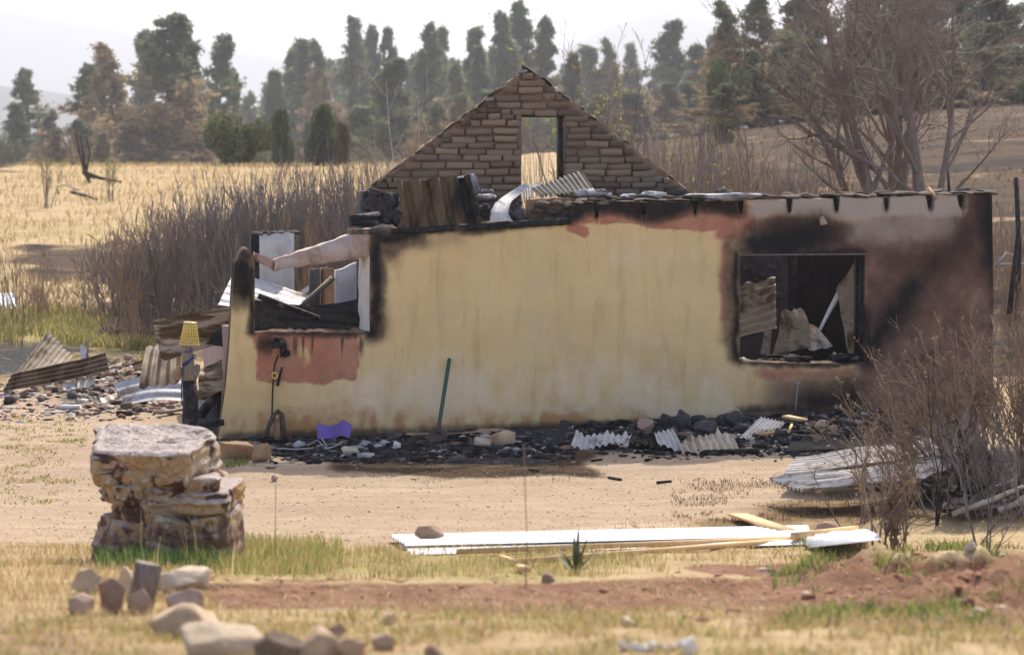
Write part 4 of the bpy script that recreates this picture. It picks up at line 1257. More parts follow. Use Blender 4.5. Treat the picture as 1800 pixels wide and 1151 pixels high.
# debris heap at the far left
g = gp(60, 660); 
SH('roof_sheet', 'tan corrugated sheet standing tilted in the left debris', [(84, 584, g[1] + 1.0), (129, 626, g[1] + .9), (98, 660, g[1] + .1), (26, 658, g[1])], 7, .022, 'sheet_tan', seed=21, ragged_edge=.05)
g = gp(100, 690)
SH('roof_sheet', 'long rust-brown sheet lying in front of the tan corrugated one', [(20, 660, g[1] + .3), (186, 622, g[1] + .5), (193, 654, g[1] + .1), (3, 690, g[1])], 4, .014, 'sheet_rust', 'v', seed=22, crumple=.03)
g = gp(260, 716)
SH('roof_sheet', 'silver-grey sheet with a black scorch lying beside the charred post', [(199, 675, g[1] + .5), (318, 659, g[1] + .5), (322, 706, g[1] + .05), (222, 714, g[1])], 3, .012, 'sheet_grey', 'v', seed=23, bend=.06)
g = gp(150, 685)
SH('tin_scrap', 'curled white tin scrap under the long rust-brown sheet', [(110, 676, g[1] + .2), (142, 668, g[1] + .2), (146, 684, g[1]), (112, 686, g[1])], 2, .02, 'sheet_white', crumple=.05, seed=24, cat='scrap')
SH('tin_scrap', 'twisted pale tin scrap at the end of the rust-brown sheet', [(140, 664, g[1] + .2), (168, 662, g[1] + .2), (160, 682, g[1]), (136, 684, g[1])], 2, .02, 'sheet_tan', crumple=.06, seed=25, cat='scrap')
SH('tin_scrap', 'pointed white scrap sticking up behind the rust-brown sheet', [(140, 606, g[1] + 1.2), (146, 604, g[1] + 1.2), (165, 640, g[1] + 1.0), (144, 640, g[1] + 1.0)], 1, .005, 'sheet_white', seed=26, cat='scrap')
tag(MB().tube([P(156, 592, g[1] + 1.1), P(152, 640, g[1] + 1.0)], [.016, .022], 6).obj('stake', M['old_wood'], None, False, True), 'pale thin stake upright in the left debris', 'stake')
SH('tin_scrap', 'flat pale scrap left of the silver-grey sheet', [(175, 700, 38.4), (205, 690, 38.6), (207, 698, 38.4), (180, 708, 38.2)], 2, .01, 'sheet_tan', seed=27, cat='scrap')
g = gp(124, 719)
tag(MB().box(g + np.array([0, 0, .03]), (.28, .12, .05)).obj('white_block', M['white_paint'], None, False, True), 'small white block lying on the bare ground', 'block')
g = gp(14, 545)
SH('roofing_sheet', 'bright white panel lying in the field at the left edge', [(-6, 516, g[1] + .6), (24, 514, g[1] + .6), (34, 540, g[1]), (-8, 544, g[1])], 5, .012, 'white_paint', seed=28)
# along the foot of the wall
def foot(px, py, off=0): return G(px, py)[1] + off
d = foot(1060, 790)
SH('tin_scrap', 'crumpled white corrugated strip at the wall foot, leftmost of the row', [(1012, 764, d + .15), (1110, 768, d + .15), (1104, 786, d - .1), (1004, 788, d - .1)], 9, .022, 'sheet_white', crumple=.17, seed=31, ragged_edge=.4, cat='scrap')
d = foot(1160, 794)
SH('tin_scrap', 'blackened buckled corrugated strip at the wall foot', [(1100, 770, d + .3), (1165, 766, d + .3), (1170, 784, d), (1108, 786, d)], 6, .02, 'sheet_dark', crumple=.16, seed=32, ragged_edge=.4, cat='scrap')
SH('tin_scrap', 'white corrugated piece humped up in the middle of the ash', [(1150, 763, d + .25), (1182, 758, d + .25), (1204, 792, d - .1), (1156, 784, d)], 4, .018, 'sheet_white', crumple=.15, seed=33, cat='scrap')
d = foot(1250, 796)
SH('tin_scrap', 'jagged pale corrugated strip with an upturned tan end', [(1192, 772, d + .2), (1286, 754, d + .25), (1302, 792, d - .05), (1200, 796, d - .1)], 8, .02, 'sheet_tan', crumple=.17, seed=34, ragged_edge=.45, cat='scrap')
d = foot(1330, 772)
SH('roof_sheet', 'grey corrugated sheet sloping down from the charred stones', [(1338, 733, d + .7), (1382, 742, d + .7), (1350, 776, d), (1300, 770, d)], 7, .014, 'sheet_grey', seed=35)
d = foot(1420, 796)
SH('roof_sheet', 'flat dark grey sheet half buried in the ash by the bush', [(1390, 778, d + .5), (1560, 770, d + .6), (1565, 786, d), (1380, 794, d)], 7, .012, 'sheet_dark', 'v', seed=36)
def board(name, label, a, b, w, t, mat, cat='board', up=.02, pa=None, pb=None):
    A = gp(*a, up) if pa is None else np.array(pa); B = gp(*b, up) if pb is None else np.array(pb)
    x = B - A; L = np.linalg.norm(x); x /= L; y = np.cross([0, 0, 1], x); y /= np.linalg.norm(y); z = np.cross(x, y)
    Rm = np.stack([x, y, z], 1)
    return tag(MB().box((A + B) / 2, (L, w, t), Rm, .002, np.random.default_rng(int(L * 1000))).obj(name, M[mat], None, False, True), label, cat)
board('charred_plank', 'charred plank lying in front of the tan corrugated strip', (1236, 799), (1334, 796), .12, .05, 'char', 'plank', .03)
board('wood_offcut', 'pale tan board fragment beside the sloping grey sheet', (1380, 748), (1414, 756), .14, .03, 'new_wood', 'offcut', .12)
board('wood_offcut', 'narrow pale offcut at the foot of the sloping grey sheet', (1335, 772), (1366, 768), .08, .03, 'new_wood', 'offcut', .06)
board('wood_offcut', 'splintered stick leaning in the ash right of the sloping sheet', (1386, 772), (1392, 758), .03, .03, 'new_wood', 'offcut', .08)

# at the right, under the bush
SH('roof_sheet', 'upper of two weathered corrugated sheets sliding off the bush heap', [(1398, 806, 30.9), (1712, 764, 30.6), (1660, 802, 29.6), (1376, 838, 29.9)], 8, .022, 'sheet_weathered', 'v', seed=41, crumple=.04, ragged_edge=.0)
SH('roof_sheet', 'lower of two weathered corrugated sheets sliding off the bush heap', [(1352, 843, 29.4), (1650, 806, 29.2), (1700, 840, 28.0), (1412, 862, 28.4)], 9, .022, 'sheet_weathered', 'v', seed=42, crumple=.04)

# white roofing sheets and lumber lying in front
def SHG(name, label, c, waves, amp, mat, axis, up, **kw):
    return SH(name, label, [gp(*q, up + i * .0) for i, q in enumerate(c)], waves, amp, mat, axis, **kw)
SHG('roofing_sheet', 'long white corrugated roofing sheet, lower of the stack', [(700, 962), (1440, 940), (1442, 957), (722, 976)], 6, .017, 'white_paint', 'v', .02, seed=51, nv=30)
SHG('roofing_sheet', 'long white corrugated roofing sheet, top of the stack', [(686, 953), (1420, 936), (1424, 950), (712, 968)], 6, .017, 'white_paint', 'v', .06, seed=52, nv=30)
SHG('roofing_sheet', 'white roofing sheet at the right end under the brown stone', [(1385, 941), (1524, 940), (1548, 962), (1420, 967)], 6, .017, 'white_paint', 'v', .04, seed=53, nv=12)
def batten(label, a, b, w, t, up):
    return board('batten', label, a, b, w, t, 'new_wood', 'batten', up)
batten('straight pine batten along the front edge of the white sheets', (805, 977), (1440, 953), .05, .045, .04)
batten('pine batten lying apart in the grass beside the yucca', (896, 995), (1500, 947), .05, .045, .03)
batten('short pine offcut at the end of the outlying batten', (882, 986), (905, 996), .05, .04, .03)
batten('stub of batten in the grass left of the yucca', (912, 1004), (926, 1011), .05, .04, .03)
batten('thick brown timber across the right end of the white sheets', (1395, 958), (1504, 944), .06, .06, .08)
board('board', 'pale board sticking out behind the white roofing sheets', (1296, 914), (1390, 946), .2, .025, 'new_wood', 'board', .06)

# ------------------------------------------------------------------ stones
def rockpx(name, label, x0, x1, y0, y1, mat, k, cat='stone', dep=.8, sub=3, cuts=10, tilt=0.0, group=None, sink=.12, rough=.12):
    g = G((x0 + x1) / 2, y1); s = g[1] / FPX
    w, h = (x1 - x0) * s, (y1 - y0) * s
    V, F = rock_shape(500 + k, sub, cuts, (w / 2, w * dep / 2, h / 2 * (1 + sink)), rough)
    if tilt:
        c_, s_ = math.cos(tilt), math.sin(tilt)
        V = V @ np.array([[c_, 0, s_], [0, 1, 0], [-s_, 0, c_]])
    V = V + np.array([0, 0, h / 2 * (1 - sink)])
    o = mobj(name, V, F, M[mat], None, False)
    o.location = (g[0], g[1] + w * dep * .3, g1(g[0], g[1] + w * dep * .3))
    return tag(o, label, cat, group)
R_ = rockpx
R_('slab_stone', 'flat brown stone weighing down the left end of the white sheets', 719, 781, 938, 964, 'slab', 1, dep=.6, cuts=14, rough=.05)
bpy.data.objects['slab_stone'].location.z += .09
R_('weight_stone', 'round brown stone at the right end of the white sheets', 1436, 1480, 910, 944, 'slab', 2)
dark = [('charred rounded stone against the wall, left of the largest', 1160, 1184, 727, 752), ('largest charred boulder at the wall foot', 1183, 1217, 721, 760), ('wide low charred stone in front of the largest boulder', 1212, 1262, 737, 768), ('reddish slab leaning left of the charred stones', 1120, 1150, 737, 766), ('black burned lump against the wall below the window corner', 1270, 1310, 722, 757), ('black burned lump in front of the wall below the window', 1286, 1318, 740, 762), ('dark stone in the ash by the bush', 1470, 1505, 732, 752), ('dark squat stone between the sloping sheet and the offcut', 1360, 1382, 752, 772)]
for k, (lb, x0, x1, y0, y1) in enumerate(dark):
    R_('charred_stone', lb, x0, x1, y0, y1, 'stone_red' if 'reddish' in lb else 'stone_dark', 20 + k, sub=3)
for k, (lb, x0, x1, y0, y1, mt) in enumerate([('white rounded stone in the ash left of the shovel', 690, 706, 772, 789, 'white_plaster'), ('small tan slab lying in the ash right of the shovel', 824, 866, 768, 788, 'stone'), ('long tan slab beside the small slab right of the shovel', 855, 918, 758, 786, 'stone'), ('orange brick lump in the ash below the window', 1432, 1452, 738, 756, 'stone_red'), ('orange brick lump nearest the bush in the ash', 1456, 1476, 746, 760, 'stone_red'), ('brown stone at the edge of the ash below the purple plastic', 598, 632, 786, 802, 'stone'), ('small tan stone on the dirt right of the sandstone block', 465, 487, 817, 824, 'stone'), ('small rusty stone on the dirt below the tan one', 474, 489, 832, 846, 'stone_red')]):
    R_('loose_stone', lb, x0, x1, y0, y1, mt, 40 + k, dep=.7)
# blurred stones in the foreground
fg = [('cream stone at the left end of the foreground row', 126, 175, 1000, 1040, 'stone', .8, 0), ('pinkish stone under the cream one in the foreground row', 124, 166, 1034, 1078, 'stone_red', .8, 0), ('dark brown upright stone in the foreground row', 174, 214, 1008, 1076, 'slab', .7, 0), ('pale topped stone behind the grey slab', 204, 236, 998, 1050, 'stone', .7, 0), ('pointed pinkish stone leaning on the grey slab', 224, 262, 1022, 1078, 'slab', .7, .25), ('cream flat-topped stone right of the grey slab', 272, 364, 1004, 1044, 'stone', .6, .08), ('reddish stone propping up the cream flat-topped one', 296, 352, 1032, 1078, 'stone_red', .7, 0), ('large humped pink stone below the grey slab', 258, 370, 1060, 1116, 'stone', .8, .1), ('wide pale stone at the bottom edge', 330, 462, 1088, 1160, 'stone', .8, .05), ('grey angular stone at the bottom edge right of the wide one', 440, 520, 1112, 1160, 'coping', .7, -.3), ('whitish rounded stone at the bottom edge', 520, 604, 1108, 1160, 'stone', .8, 0), ('brown wedge stone above the whitish rounded one', 556, 602, 1098, 1122, 'slab', .8, 0), ('pale flat stone at the bottom edge right of the whitish one', 596, 642, 1124, 1156, 'stone', .8, 0), ('dark red-brown stone at the bottom edge', 748, 780, 1136, 1160, 'slab', .8, 0), ('small pale stone in the dry grass below the red soil', 660, 692, 1080, 1096, 'stone', .8, 0), ('tan stone in the straw above the bottom edge', 655, 690, 1118, 1140, 'stone_red', .8, 0), ('pale stone on the red soil right of the yucca', 1092, 1118, 1086, 1098, 'stone', .8, 0), ('white stone at the bottom edge near the middle', 1196, 1222, 1122, 1148, 'white_plaster', .8, 0), ('pink and white stone among the weeds at the right', 1697, 1716, 954, 966, 'stone', .8, 0), ('dark clod on the red soil beside the yucca', 952, 974, 1006, 1022, 'slab', .8, 0)]
for k, (lb, x0, x1, y0, y1, mt, dp, tl) in enumerate(fg):
    wd = (x1 - x0) * .14
    R_('foreground_stone', lb, x0 - wd, x1 + wd, y0 - 2, y1 + 4, mt, 70 + k, dep=dp, tilt=tl, sub=4, cuts=15, sink=.4, rough=.10)
for k in range(7):
    x0 = 1085 + k * 17
    R_('pale_stone', 'whitish stone in the row along the bottom edge', x0, x0 + 22, 1124 + (k % 3) * 3, 1146, 'white_plaster', 95 + k, group='row of whitish stones along the bottom edge')
g = gp(252, 1074)
s = g[1] / FPX
Vb, Fb = rock_shape(641, 3, 0, (1, 1, 1)); 
mb = MB().box((0, 0, 40 * s), (44 * s, .06, 84 * s), Matrix.Rotation(.16, 3, 'Y'), .008, np.random.default_rng(4))
o = mb.obj('grey_slab', M['old_wood']); o.location = g + np.array([0, .04, 0]); tag(o, 'thin grey slab standing tilted among the foreground stones', 'slab')

# layered sandstone block: irregular slabs of one rock, stacked and undercut
def slab_shape(w, dep, h, seed, planes=9, taper_=.95, plates=.0, tiltx=0.0, lump=.085, inset=.06):
    """angular slab, half-width w, half-depth dep, height h (from 0 down), polygon plan with chipped edges"""
    r = np.random.default_rng(seed)
    nt, ns, nr = 150, 22, 16
    th = np.linspace(0, 2 * math.pi, nt, endpoint=False)
    tk = np.sort(np.concatenate([np.array([0, .5, 1, 1.5]) * math.pi + r.normal(0, .12, 4), r.uniform(0, 6.283, planes - 4)]))
    ok = np.concatenate([np.ones(4), np.ones(planes - 4)]) * r.uniform(.86, 1.0, planes)
    c = np.cos(th[:, None] - tk[None]); rad = np.where(c > .05, ok[None] / np.maximum(c, .05), 9).min(1)
    X0, Y0 = rad * np.cos(th) * w, rad * np.sin(th) * dep
    sx = w / np.abs(X0).max(); sy = dep / np.abs(Y0).max(); X0 *= sx; Y0 *= sy
    rows = []
    for k in range(nr):
        f = k / (nr - 1) * (1 - inset)
        rows.append(np.stack([X0 * f, Y0 * f, np.zeros(nt)], 1))
    for k in range(ns):
        f = k / (ns - 1)
        e = 1 - inset * max(0, 1 - f * 9) ** 2 - inset * 1.4 * max(0, f * 6 - 5) ** 2
        q = e * (1 + (taper_ - 1) * f)
        rows.append(np.stack([X0 * q, Y0 * q, np.full(nt, -h * f)], 1))
    for k in range(1, 6):
        rows.append(rows[nr + ns - 1] * np.array([1 - k / 5.0, 1 - k / 5.0, 1]))
    V = np.array(rows).reshape(-1, 3)
    q = V + seed * 7.7
    side = (np.repeat(np.arange(nr + ns + 5), nt) >= nr - 2)
    rd = V * np.array([1, 1, 0]); ln = np.linalg.norm(rd, axis=1, keepdims=True) + 1e-6; rd = rd / ln
    strat = (vnoise(np.stack([V[:, 0] * 2, V[:, 1] * 2, V[:, 2] * 26], 1) + seed, seed) - .5) * .05
    o = (fbm(q, 3.2, 4, seed) - .5) * lump * 2.4 + (fbm(q, 13, 3, seed + 1) - .5) * .035 + strat
    V = V + rd * (o * np.clip(ln[:, 0] / (w * .5), 0, 1))[:, None]
    pl = np.floor(fbm(q * np.array([1, 1.6, 0]), 2.3, 3, seed + 3) * 11) / 11 - .5
    tp = ~side
    V[:, 2] += np.where(tp, pl * plates + (fbm(q, 11, 3, seed + 4) - .5) * .035, (fbm(q, 5, 3, seed + 5) - .5) * .03)
    V[:, 2] += V[:, 1] * tiltx
    R = nr + ns + 5
    I = np.arange(R * nt).reshape(R, nt); a_ = I[:-1]; b_ = np.roll(a_, -1, 1); d_ = I[1:]; c_ = np.roll(d_, -1, 1)
    return V, np.stack([a_, d_, c_, b_], -1).reshape(-1, 4)
def sandstone_block():
    d = G(285, 992)[1] + .55
    Vs, Fs, n = [], [], 0
    #      x0   x1   ytop ybot  half-depth  front shift  seed  taper plates tilt rot
    for (x0, x1, y0, y1, dep, sh, sd, tp, pl, tl, rot) in (
        (138, 388, 796, 862, .64, .00, 11, .97, .16, .10, .0), (170, 300, 792, 804, .30, -.22, 12, .95, .05, .08, .0), (240, 376, 796, 806, .34, -.12, 13, .97, .05, .08, .0),
        (160, 386, 842, 896, .60, .01, 14, .98, .03, .0, .0), (180, 268, 852, 882, .30, .30, 21, .9, .03, .0, .0), (278, 418, 868, 908, .50, .10, 15, .96, .04, .03, .0), (180, 398, 880, 975, .45, -.02, 16, 1.05, .02, .0, .0),
        (160, 298, 918, 1012, .46, .02, 17, 1.0, .05, .0, .0), (296, 420, 900, 1012, .46, .08, 18, .98, .05, .0, .0), (262, 372, 916, 1004, .26, .34, 19, .85, .04, .0, .32), (340, 398, 912, 960, .24, .36, 22, .9, .04, .0, -.1)):
        s = (d - dep) / FPX
        V, F = slab_shape((x1 - x0) / 2 * s, dep, (y1 - y0) * s, sd, 9, tp, pl, tl)
        if rot:
            c_, s_ = math.cos(rot), math.sin(rot); V = V @ np.array([[c_, 0, -s_], [0, 1, 0], [s_, 0, c_]])
        top = P((x0 + x1) / 2, y0, d - sh - dep)
        V = V + np.array([top[0] * (d - sh) / (d - sh - dep) * .5 + top[0] * .5, d - sh, top[2] + dep * tl])
        Vs.append(V); Fs.append(F + n); n += len(V)
    A = np.concatenate(Vs)
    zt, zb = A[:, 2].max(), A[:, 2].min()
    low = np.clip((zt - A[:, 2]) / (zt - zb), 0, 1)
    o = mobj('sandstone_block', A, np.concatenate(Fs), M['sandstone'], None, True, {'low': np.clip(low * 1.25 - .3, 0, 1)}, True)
    try: o.data.set_sharp_from_angle(angle=math.radians(32))
    except Exception: pass
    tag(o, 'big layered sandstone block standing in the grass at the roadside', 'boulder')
sandstone_block()
R_('ledge_stone', 'rounded pale stone tucked against the sandstone block', 372, 407, 834, 880, 'stone', 131, dep=.9)
bpy.data.objects['ledge_stone'].location = P(389, 872, 22.6)
bpy.data.objects['ledge_stone'].scale = (.9, .9, .8)

# ------------------------------------------------------------------ small things by the house
R_('sawn_log', 'tan hewn log lying crosswise at the corner of the house', 376, 446, 778, 808, 'log', 151, 'log', .7, 4, 6)
R_('round_stone', 'tan rounded stone at the end of the hewn log', 436, 477, 776, 813, 'log', 158, 'stone', .6, 4, 5)
# shovel
b = gp(770, 776); b[1] -= 0; d0 = b[1]
sh = empty('shovel', b)
top = P(790, 631, wallY(790) - .03)
mb = MB(); mid = b + np.array([0, 0, .12])
pts = [mid + (top - mid) * k / 6 - b for k in range(7)]
mb.tube(pts, [.027, .026, .026, .026, .026, .026, .025], 8); mb.obj('handle', M['green_paint'], sh, True)
mb = MB(); mb.tube([mid - b - np.array([.004, 0, .02]), mid - b + (top - mid) * .12], [.034, .03], 8); mb.obj('socket', M['iron'], sh, True)
V = []; nn = 8
for i in range(nn + 1):
    f = i / nn; wv = .115 * (1 - .75 * max(0, f - .5) ** 1.3)
    for k in range(7):
        s_ = (k / 6 - .5) * 2
        V.append((s_ * wv, .03 * (1 - s_ * s_) - .10 * f, .13 - .22 * f))
F = [[i * 7 + k, i * 7 + k + 1, (i + 1) * 7 + k + 1, (i + 1) * 7 + k] for i in range(nn) for k in range(6)]
V = np.array(V); V = np.concatenate([V, V + np.array([0, .006, 0])]); F += [[j + 63 for j in f[::-1]] for f in F]
mobj('blade', V, F, M['iron'], sh, True)
tag(sh, 'long shovel with worn green handle leaning on the yellow wall', 'shovel')
# purple plastic
d = foot(590, 772)
SH('plastic_piece', 'torn purple plastic piece standing against the wall foot', [(557, 746, d + .2), (618, 741, d + .2), (615, 768, d), (558, 771, d)], 1.4, .04, 'purple', cat='plastic', seed=61, ragged_edge=.2, crumple=.08)
# burned electrical box, cable, yellow ring, conduit
mb = MB(); rg = np.random.default_rng(8)
def wp(px, py, w=-.05): q = HW(px, py, w); return house_to_world(q[0], q[1], q[2])
for (x, y, sx, sz) in ((492, 603, .13, .10), (496, 614, .10, .12), (505, 621, .07, .05), (488, 596, .05, .06)):
    mb.box(wp(x, y), (sx, .09, sz), Matrix.Rotation(rg.uniform(-.5, .5), 3, 'Y'), .02, rg)
tag(mb.obj('electrical_box', M['black'], None, False, True), 'melted black electrical box on the red patch of wall', 'electrical box')
mb = MB(); mb.tube([wp(489, 624, -.06), wp(483, 640, -.04), wp(481, 658, -.05), wp(479, 690, -.03), wp(478, 735, -.05)], .011, 6)
mb.tube([wp(496, 645, -.03), wp(490, 668, -.05), wp(488, 678, -.05)], [.012, .02, .024], 6)
tag(mb.obj('hanging_cable', M['black'], None, False, True), 'burned cable hanging down from the electrical box', 'cable')
c = wp(483, 660, -.09); mb = MB()
mb.tube([c + np.array([.034 * math.cos(t), 0, .038 * math.sin(t)]) for t in np.linspace(0, 2 * math.pi, 17)], .012, 6)
tag(mb.obj('yellow_ring', M['yellow'], None, True, True), 'small yellow ring hanging on the burned cable', 'ring')
mb = MB(); mb.tube([wp(466, 768, -.25), wp(474, 745, -.22), wp(482, 728, -.2), wp(489, 723, -.2), wp(495, 728, -.2), wp(497, 745, -.2), wp(498, 775, -.2)], [.03, .03, .032, .034, .034, .034, .036], 8)
tag(mb.obj('bent_conduit', M['iron'], None, True, True), 'rusty bent conduit hooped over at the wall foot', 'pipe')
mb = MB(); mb.box(wp(489, 757, -.14), (.11, .08, .32), None, .012, rg); 
tag(mb.obj('short_post', M['log'], None, False, True), 'short scorched wooden post inside the bent conduit', 'post')
# twisted pale wires in the ash
rg = np.random.default_rng(19)
wl = ['pale twisted wire in the ash below the purple plastic', 'long pale wire lying in the ash by the sawn logs', 'short upright pale wire in the ash', 'kinked pale wire right of the purple plastic']
for lb, pts in zip(wl, ([(540, 790), (558, 784), (570, 792), (585, 786), (600, 790)], [(486, 797), (520, 799), (550, 796), (566, 789)], [(563, 776), (568, 784), (574, 792)], [(572, 797), (588, 793), (602, 786)])):
    mb = MB(); mb.tube([gp(x, y, .04 + .03 * rg.random()) for x, y in pts], .012, 6)
    tag(mb.obj('scrap_wire', M['wire'], None, True, True), lb, 'wire')
mb = MB(); mb.tube([wp(1402, 676, -.03), wp(1400, 700, -.04), wp(1398, 722, -.06)], .009, 6); mb.tube([wp(1397, 676, -.02), wp(1405, 672, -.05)], .016, 6)
tag(mb.obj('wall_tap', M['wire'], None, True, True), 'thin metal standpipe on the wall below the right window', 'pipe')

# charred post with the yellow basket
pb = P(333, 752, 33.4); pb[2] = g1(pb[0], pb[1])
post = empty('charred_post', pb)
rel = lambda px, py, d=33.4: P(px, py, d) - pb
mb = MB(); mb.tube([rel(333, 775), rel(334, 740), rel(335, 700), rel(333, 668)], [.105, .10, .098, .088], 12); mb.obj('charred_foot', M['char'], post, True)
mb = MB(); mb.tube([rel(333, 669), rel(331, 640), rel(329, 618), rel(329, 603)], [.085, .078, .07, .082], 12); mb.obj('shaft', M['old_wood'], post, True)
mb = MB(); mb.tube([rel(336, 668, 33.35), rel(345, 652, 33.4), rel(348, 640, 33.4)], [.06, .045, .03], 8); mb.obj('branch_stub', M['old_wood'], post, True)
tag(post, 'weathered gatepost charred black at its foot, beside the house end', 'post')
V, F = rock_shape(733, 3, 5, (.075, .03, .11), .2); o = mobj('rust_plate', V, F, M['log'], None); o.location = P(312, 656, 33.35); tag(o, 'rusty jagged plate fixed to the charred post', 'plate')
mb = MB()
for (ya, yb_) in ((636, 634), (640, 629)):
    mb.tube([P(321, ya + 4, 33.31), P(330, ya - 1, 33.29), P(341, yb_ - 5, 33.31), P(344, yb_ - 4, 33.38)], .011, 6)
mb.tube([P(321, 640, 33.31), P(320, 660, 33.31), P(319, 690, 33.3), P(320, 712, 33.3)], .009, 6)
mb.tube([P(322, 618, 33.32), P(332, 619, 33.32), P(339, 614, 33.33)], .008, 6)
tag(mb.obj('blue_rope', M['rope'], None, True, True), 'blue rope tied round the charred post', 'rope')
bk = empty('yellow_basket', P(333, 605, 33.4))
bb = P(333, 605, 33.4)
tilt = Matrix.Rotation(-.03, 3, 'Y')
hgt, rb, rt = 38 / 140, 17.5 / 140, 10.5 / 140
def bring(z, r, th):
    m_ = MB(); m_.tube([(r * math.cos(t), r * math.sin(t), z) for t in np.linspace(0, 2 * math.pi, 25)], th, 5); return m_
for k in range(8):
    f = k / 7; o = bring(hgt * f, rb + (rt - rb) * f, .009 if k in (0, 7) else .0052).obj('rim' if k in (0, 7) else 'hoop', M['yellow'], bk, True)
for k in range(18):
    t = k / 18 * 2 * math.pi
    m_ = MB(); m_.tube([(rb * math.cos(t), rb * math.sin(t), 0), (rt * math.cos(t), rt * math.sin(t), hgt)], .0055, 5); m_.obj('rib', M['yellow'], bk, True)
m_ = MB()
for k in range(5):
    y = (k - 2) * .03; l = math.sqrt(max(rt * rt - y * y, .0001)); m_.tube([(-l, y, hgt), (l, y, hgt)], .0055, 5); m_.tube([(y, -l, hgt), (y, l, hgt)], .0055, 5)
m_.obj('bottom_grid', M['yellow'], bk, True)
bk.rotation_euler = (.0, .05, 0)
tag(bk, 'yellow plastic lattice basket upturned on the charred post', 'basket')

# things inside the right window
def wsh(name, label, c, waves, amp, mat, axis='u', **kw):
    pts = []
    for (px, py, w) in c:
        q = HW(px, py, w); pts.append(house_to_world(q[0], q[1], q[2]))
    return SH(name, label, pts, waves, amp, mat, axis, **kw)
wsh('roof_sheet', 'grey-brown corrugated sheet hanging inside the right window', [(1296, 505, 1.3), (1362, 492, 1.4), (1366, 574, .9), (1296, 594, .9)], 6, .02, 'sheet_inside', 'v', seed=71, crumple=.11, ragged_edge=.1)
wsh('roof_sheet', 'bent brown sheet standing in the middle of the right window', [(1372, 546, 1.0), (1412, 544, 1.1), (1424, 612, .9), (1360, 622, .9)], 2, .015, 'sheet_inside', seed=72, crumple=.11, ragged_edge=.1, bend=.06)
wsh('roof_sheet', 'low tan sheet slumped beside the bent brown one', [(1418, 572, 1.2), (1426, 574, 1.2), (1462, 612, 1.0), (1420, 618, .9)], 2, .02, 'sheet_tan', seed=73, crumple=.09)
wsh('tin_strip', 'white curved metal strip rising in the right window', [(1473, 508, 1.1), (1478, 520, 1.1), (1441, 584, .9), (1439, 578, .9)], 1, .004, 'sheet_white', 'v', seed=74, bend=.04, cat='tin strip')
wsh('door_leaf', 'charred sagging panel hinged at the right window jamb', [(1474, 506, .8), (1506, 455, .6), (1506, 630, .6), (1496, 622, .8)], 1, .006, 'sheet_inside', 'u', seed=75, crumple=.09, cat='panel')
wsh('roof_sheet', 'narrow upright tan strip under the hanging grey-brown sheet', [(1344, 582, .9), (1356, 580, .9), (1352, 624, .8), (1336, 622, .8)], 2, .01, 'sheet_inside', seed=76)

# more burned wreckage at the house end
SH('roof_sheet', 'bent rusty sheet slumped to the ground left of the charred post', [(262, 612, 36.2), (322, 600, 36.4), (316, 668, 35.2), (244, 676, 35.0)], 4, .016, 'sheet_rust', 'u', seed=85, crumple=.10, bend=.12)
SH('tin_scrap', 'rust-streaked crumpled sheet between the charred post and the pier', [(346, 650, 34.6), (392, 640, 34.9), (396, 690, 34.3), (350, 700, 34.1)], 3, .015, 'sheet_brown', 'v', seed=81, crumple=.12, cat='scrap')
SH('tin_scrap', 'buckled rusty strip poking from the rubble heap', [(232, 640, 40.2), (300, 628, 40.4), (306, 642, 40.0), (238, 658, 39.8)], 3, .015, 'sheet_rust', 'v', seed=82, crumple=.14, cat='scrap')
SH('tin_scrap', 'pale twisted flashing lying across the rubble heap', [(150, 652, 41.0), (212, 640, 41.4), (216, 648, 41.1), (152, 662, 40.8)], 2, .02, 'sheet_tan', 'v', seed=83, crumple=.14, cat='scrap')
board('charred_plank', 'charred rafter slanting out of the end wall wreckage', (0, 0), (0, 0), .09, .09, 'char', 'plank', 0, P(352, 730, 34.4), P(398, 668, 34.9))
board('charred_plank', 'charred rafter lying low behind the hewn log', (0, 0), (0, 0), .08, .08, 'char', 'plank', 0, P(338, 752, 34.0), P(392, 742, 33.9))
board('charred_plank', 'blackened rafter leaning out of the left window', (0, 0), (0, 0), .08, .07, 'char', 'plank', 0, P(455, 520, 35.1), P(560, 560, 34.9))
board('charred_plank', 'grey split rafter propped behind the left window', (0, 0), (0, 0), .07, .06, 'old_wood', 'plank', 0, P(505, 560, 36.6), P(585, 488, 36.9))
for lb, p_, q_ in (('small charred stick on the road below the white scraps', (1070, 841), (1092, 845)), ('charred stick on the road left of the corrugated sheets', (1155, 851), (1180, 848)), ('black ember stick on the road in front of the shovel', (930, 828), (948, 830)), ('charred stick near the right end of the ash', (1040, 812), (1058, 809))):
    board('charred_stick', lb, p_, q_, .03, .025, 'char', 'stick', .015)
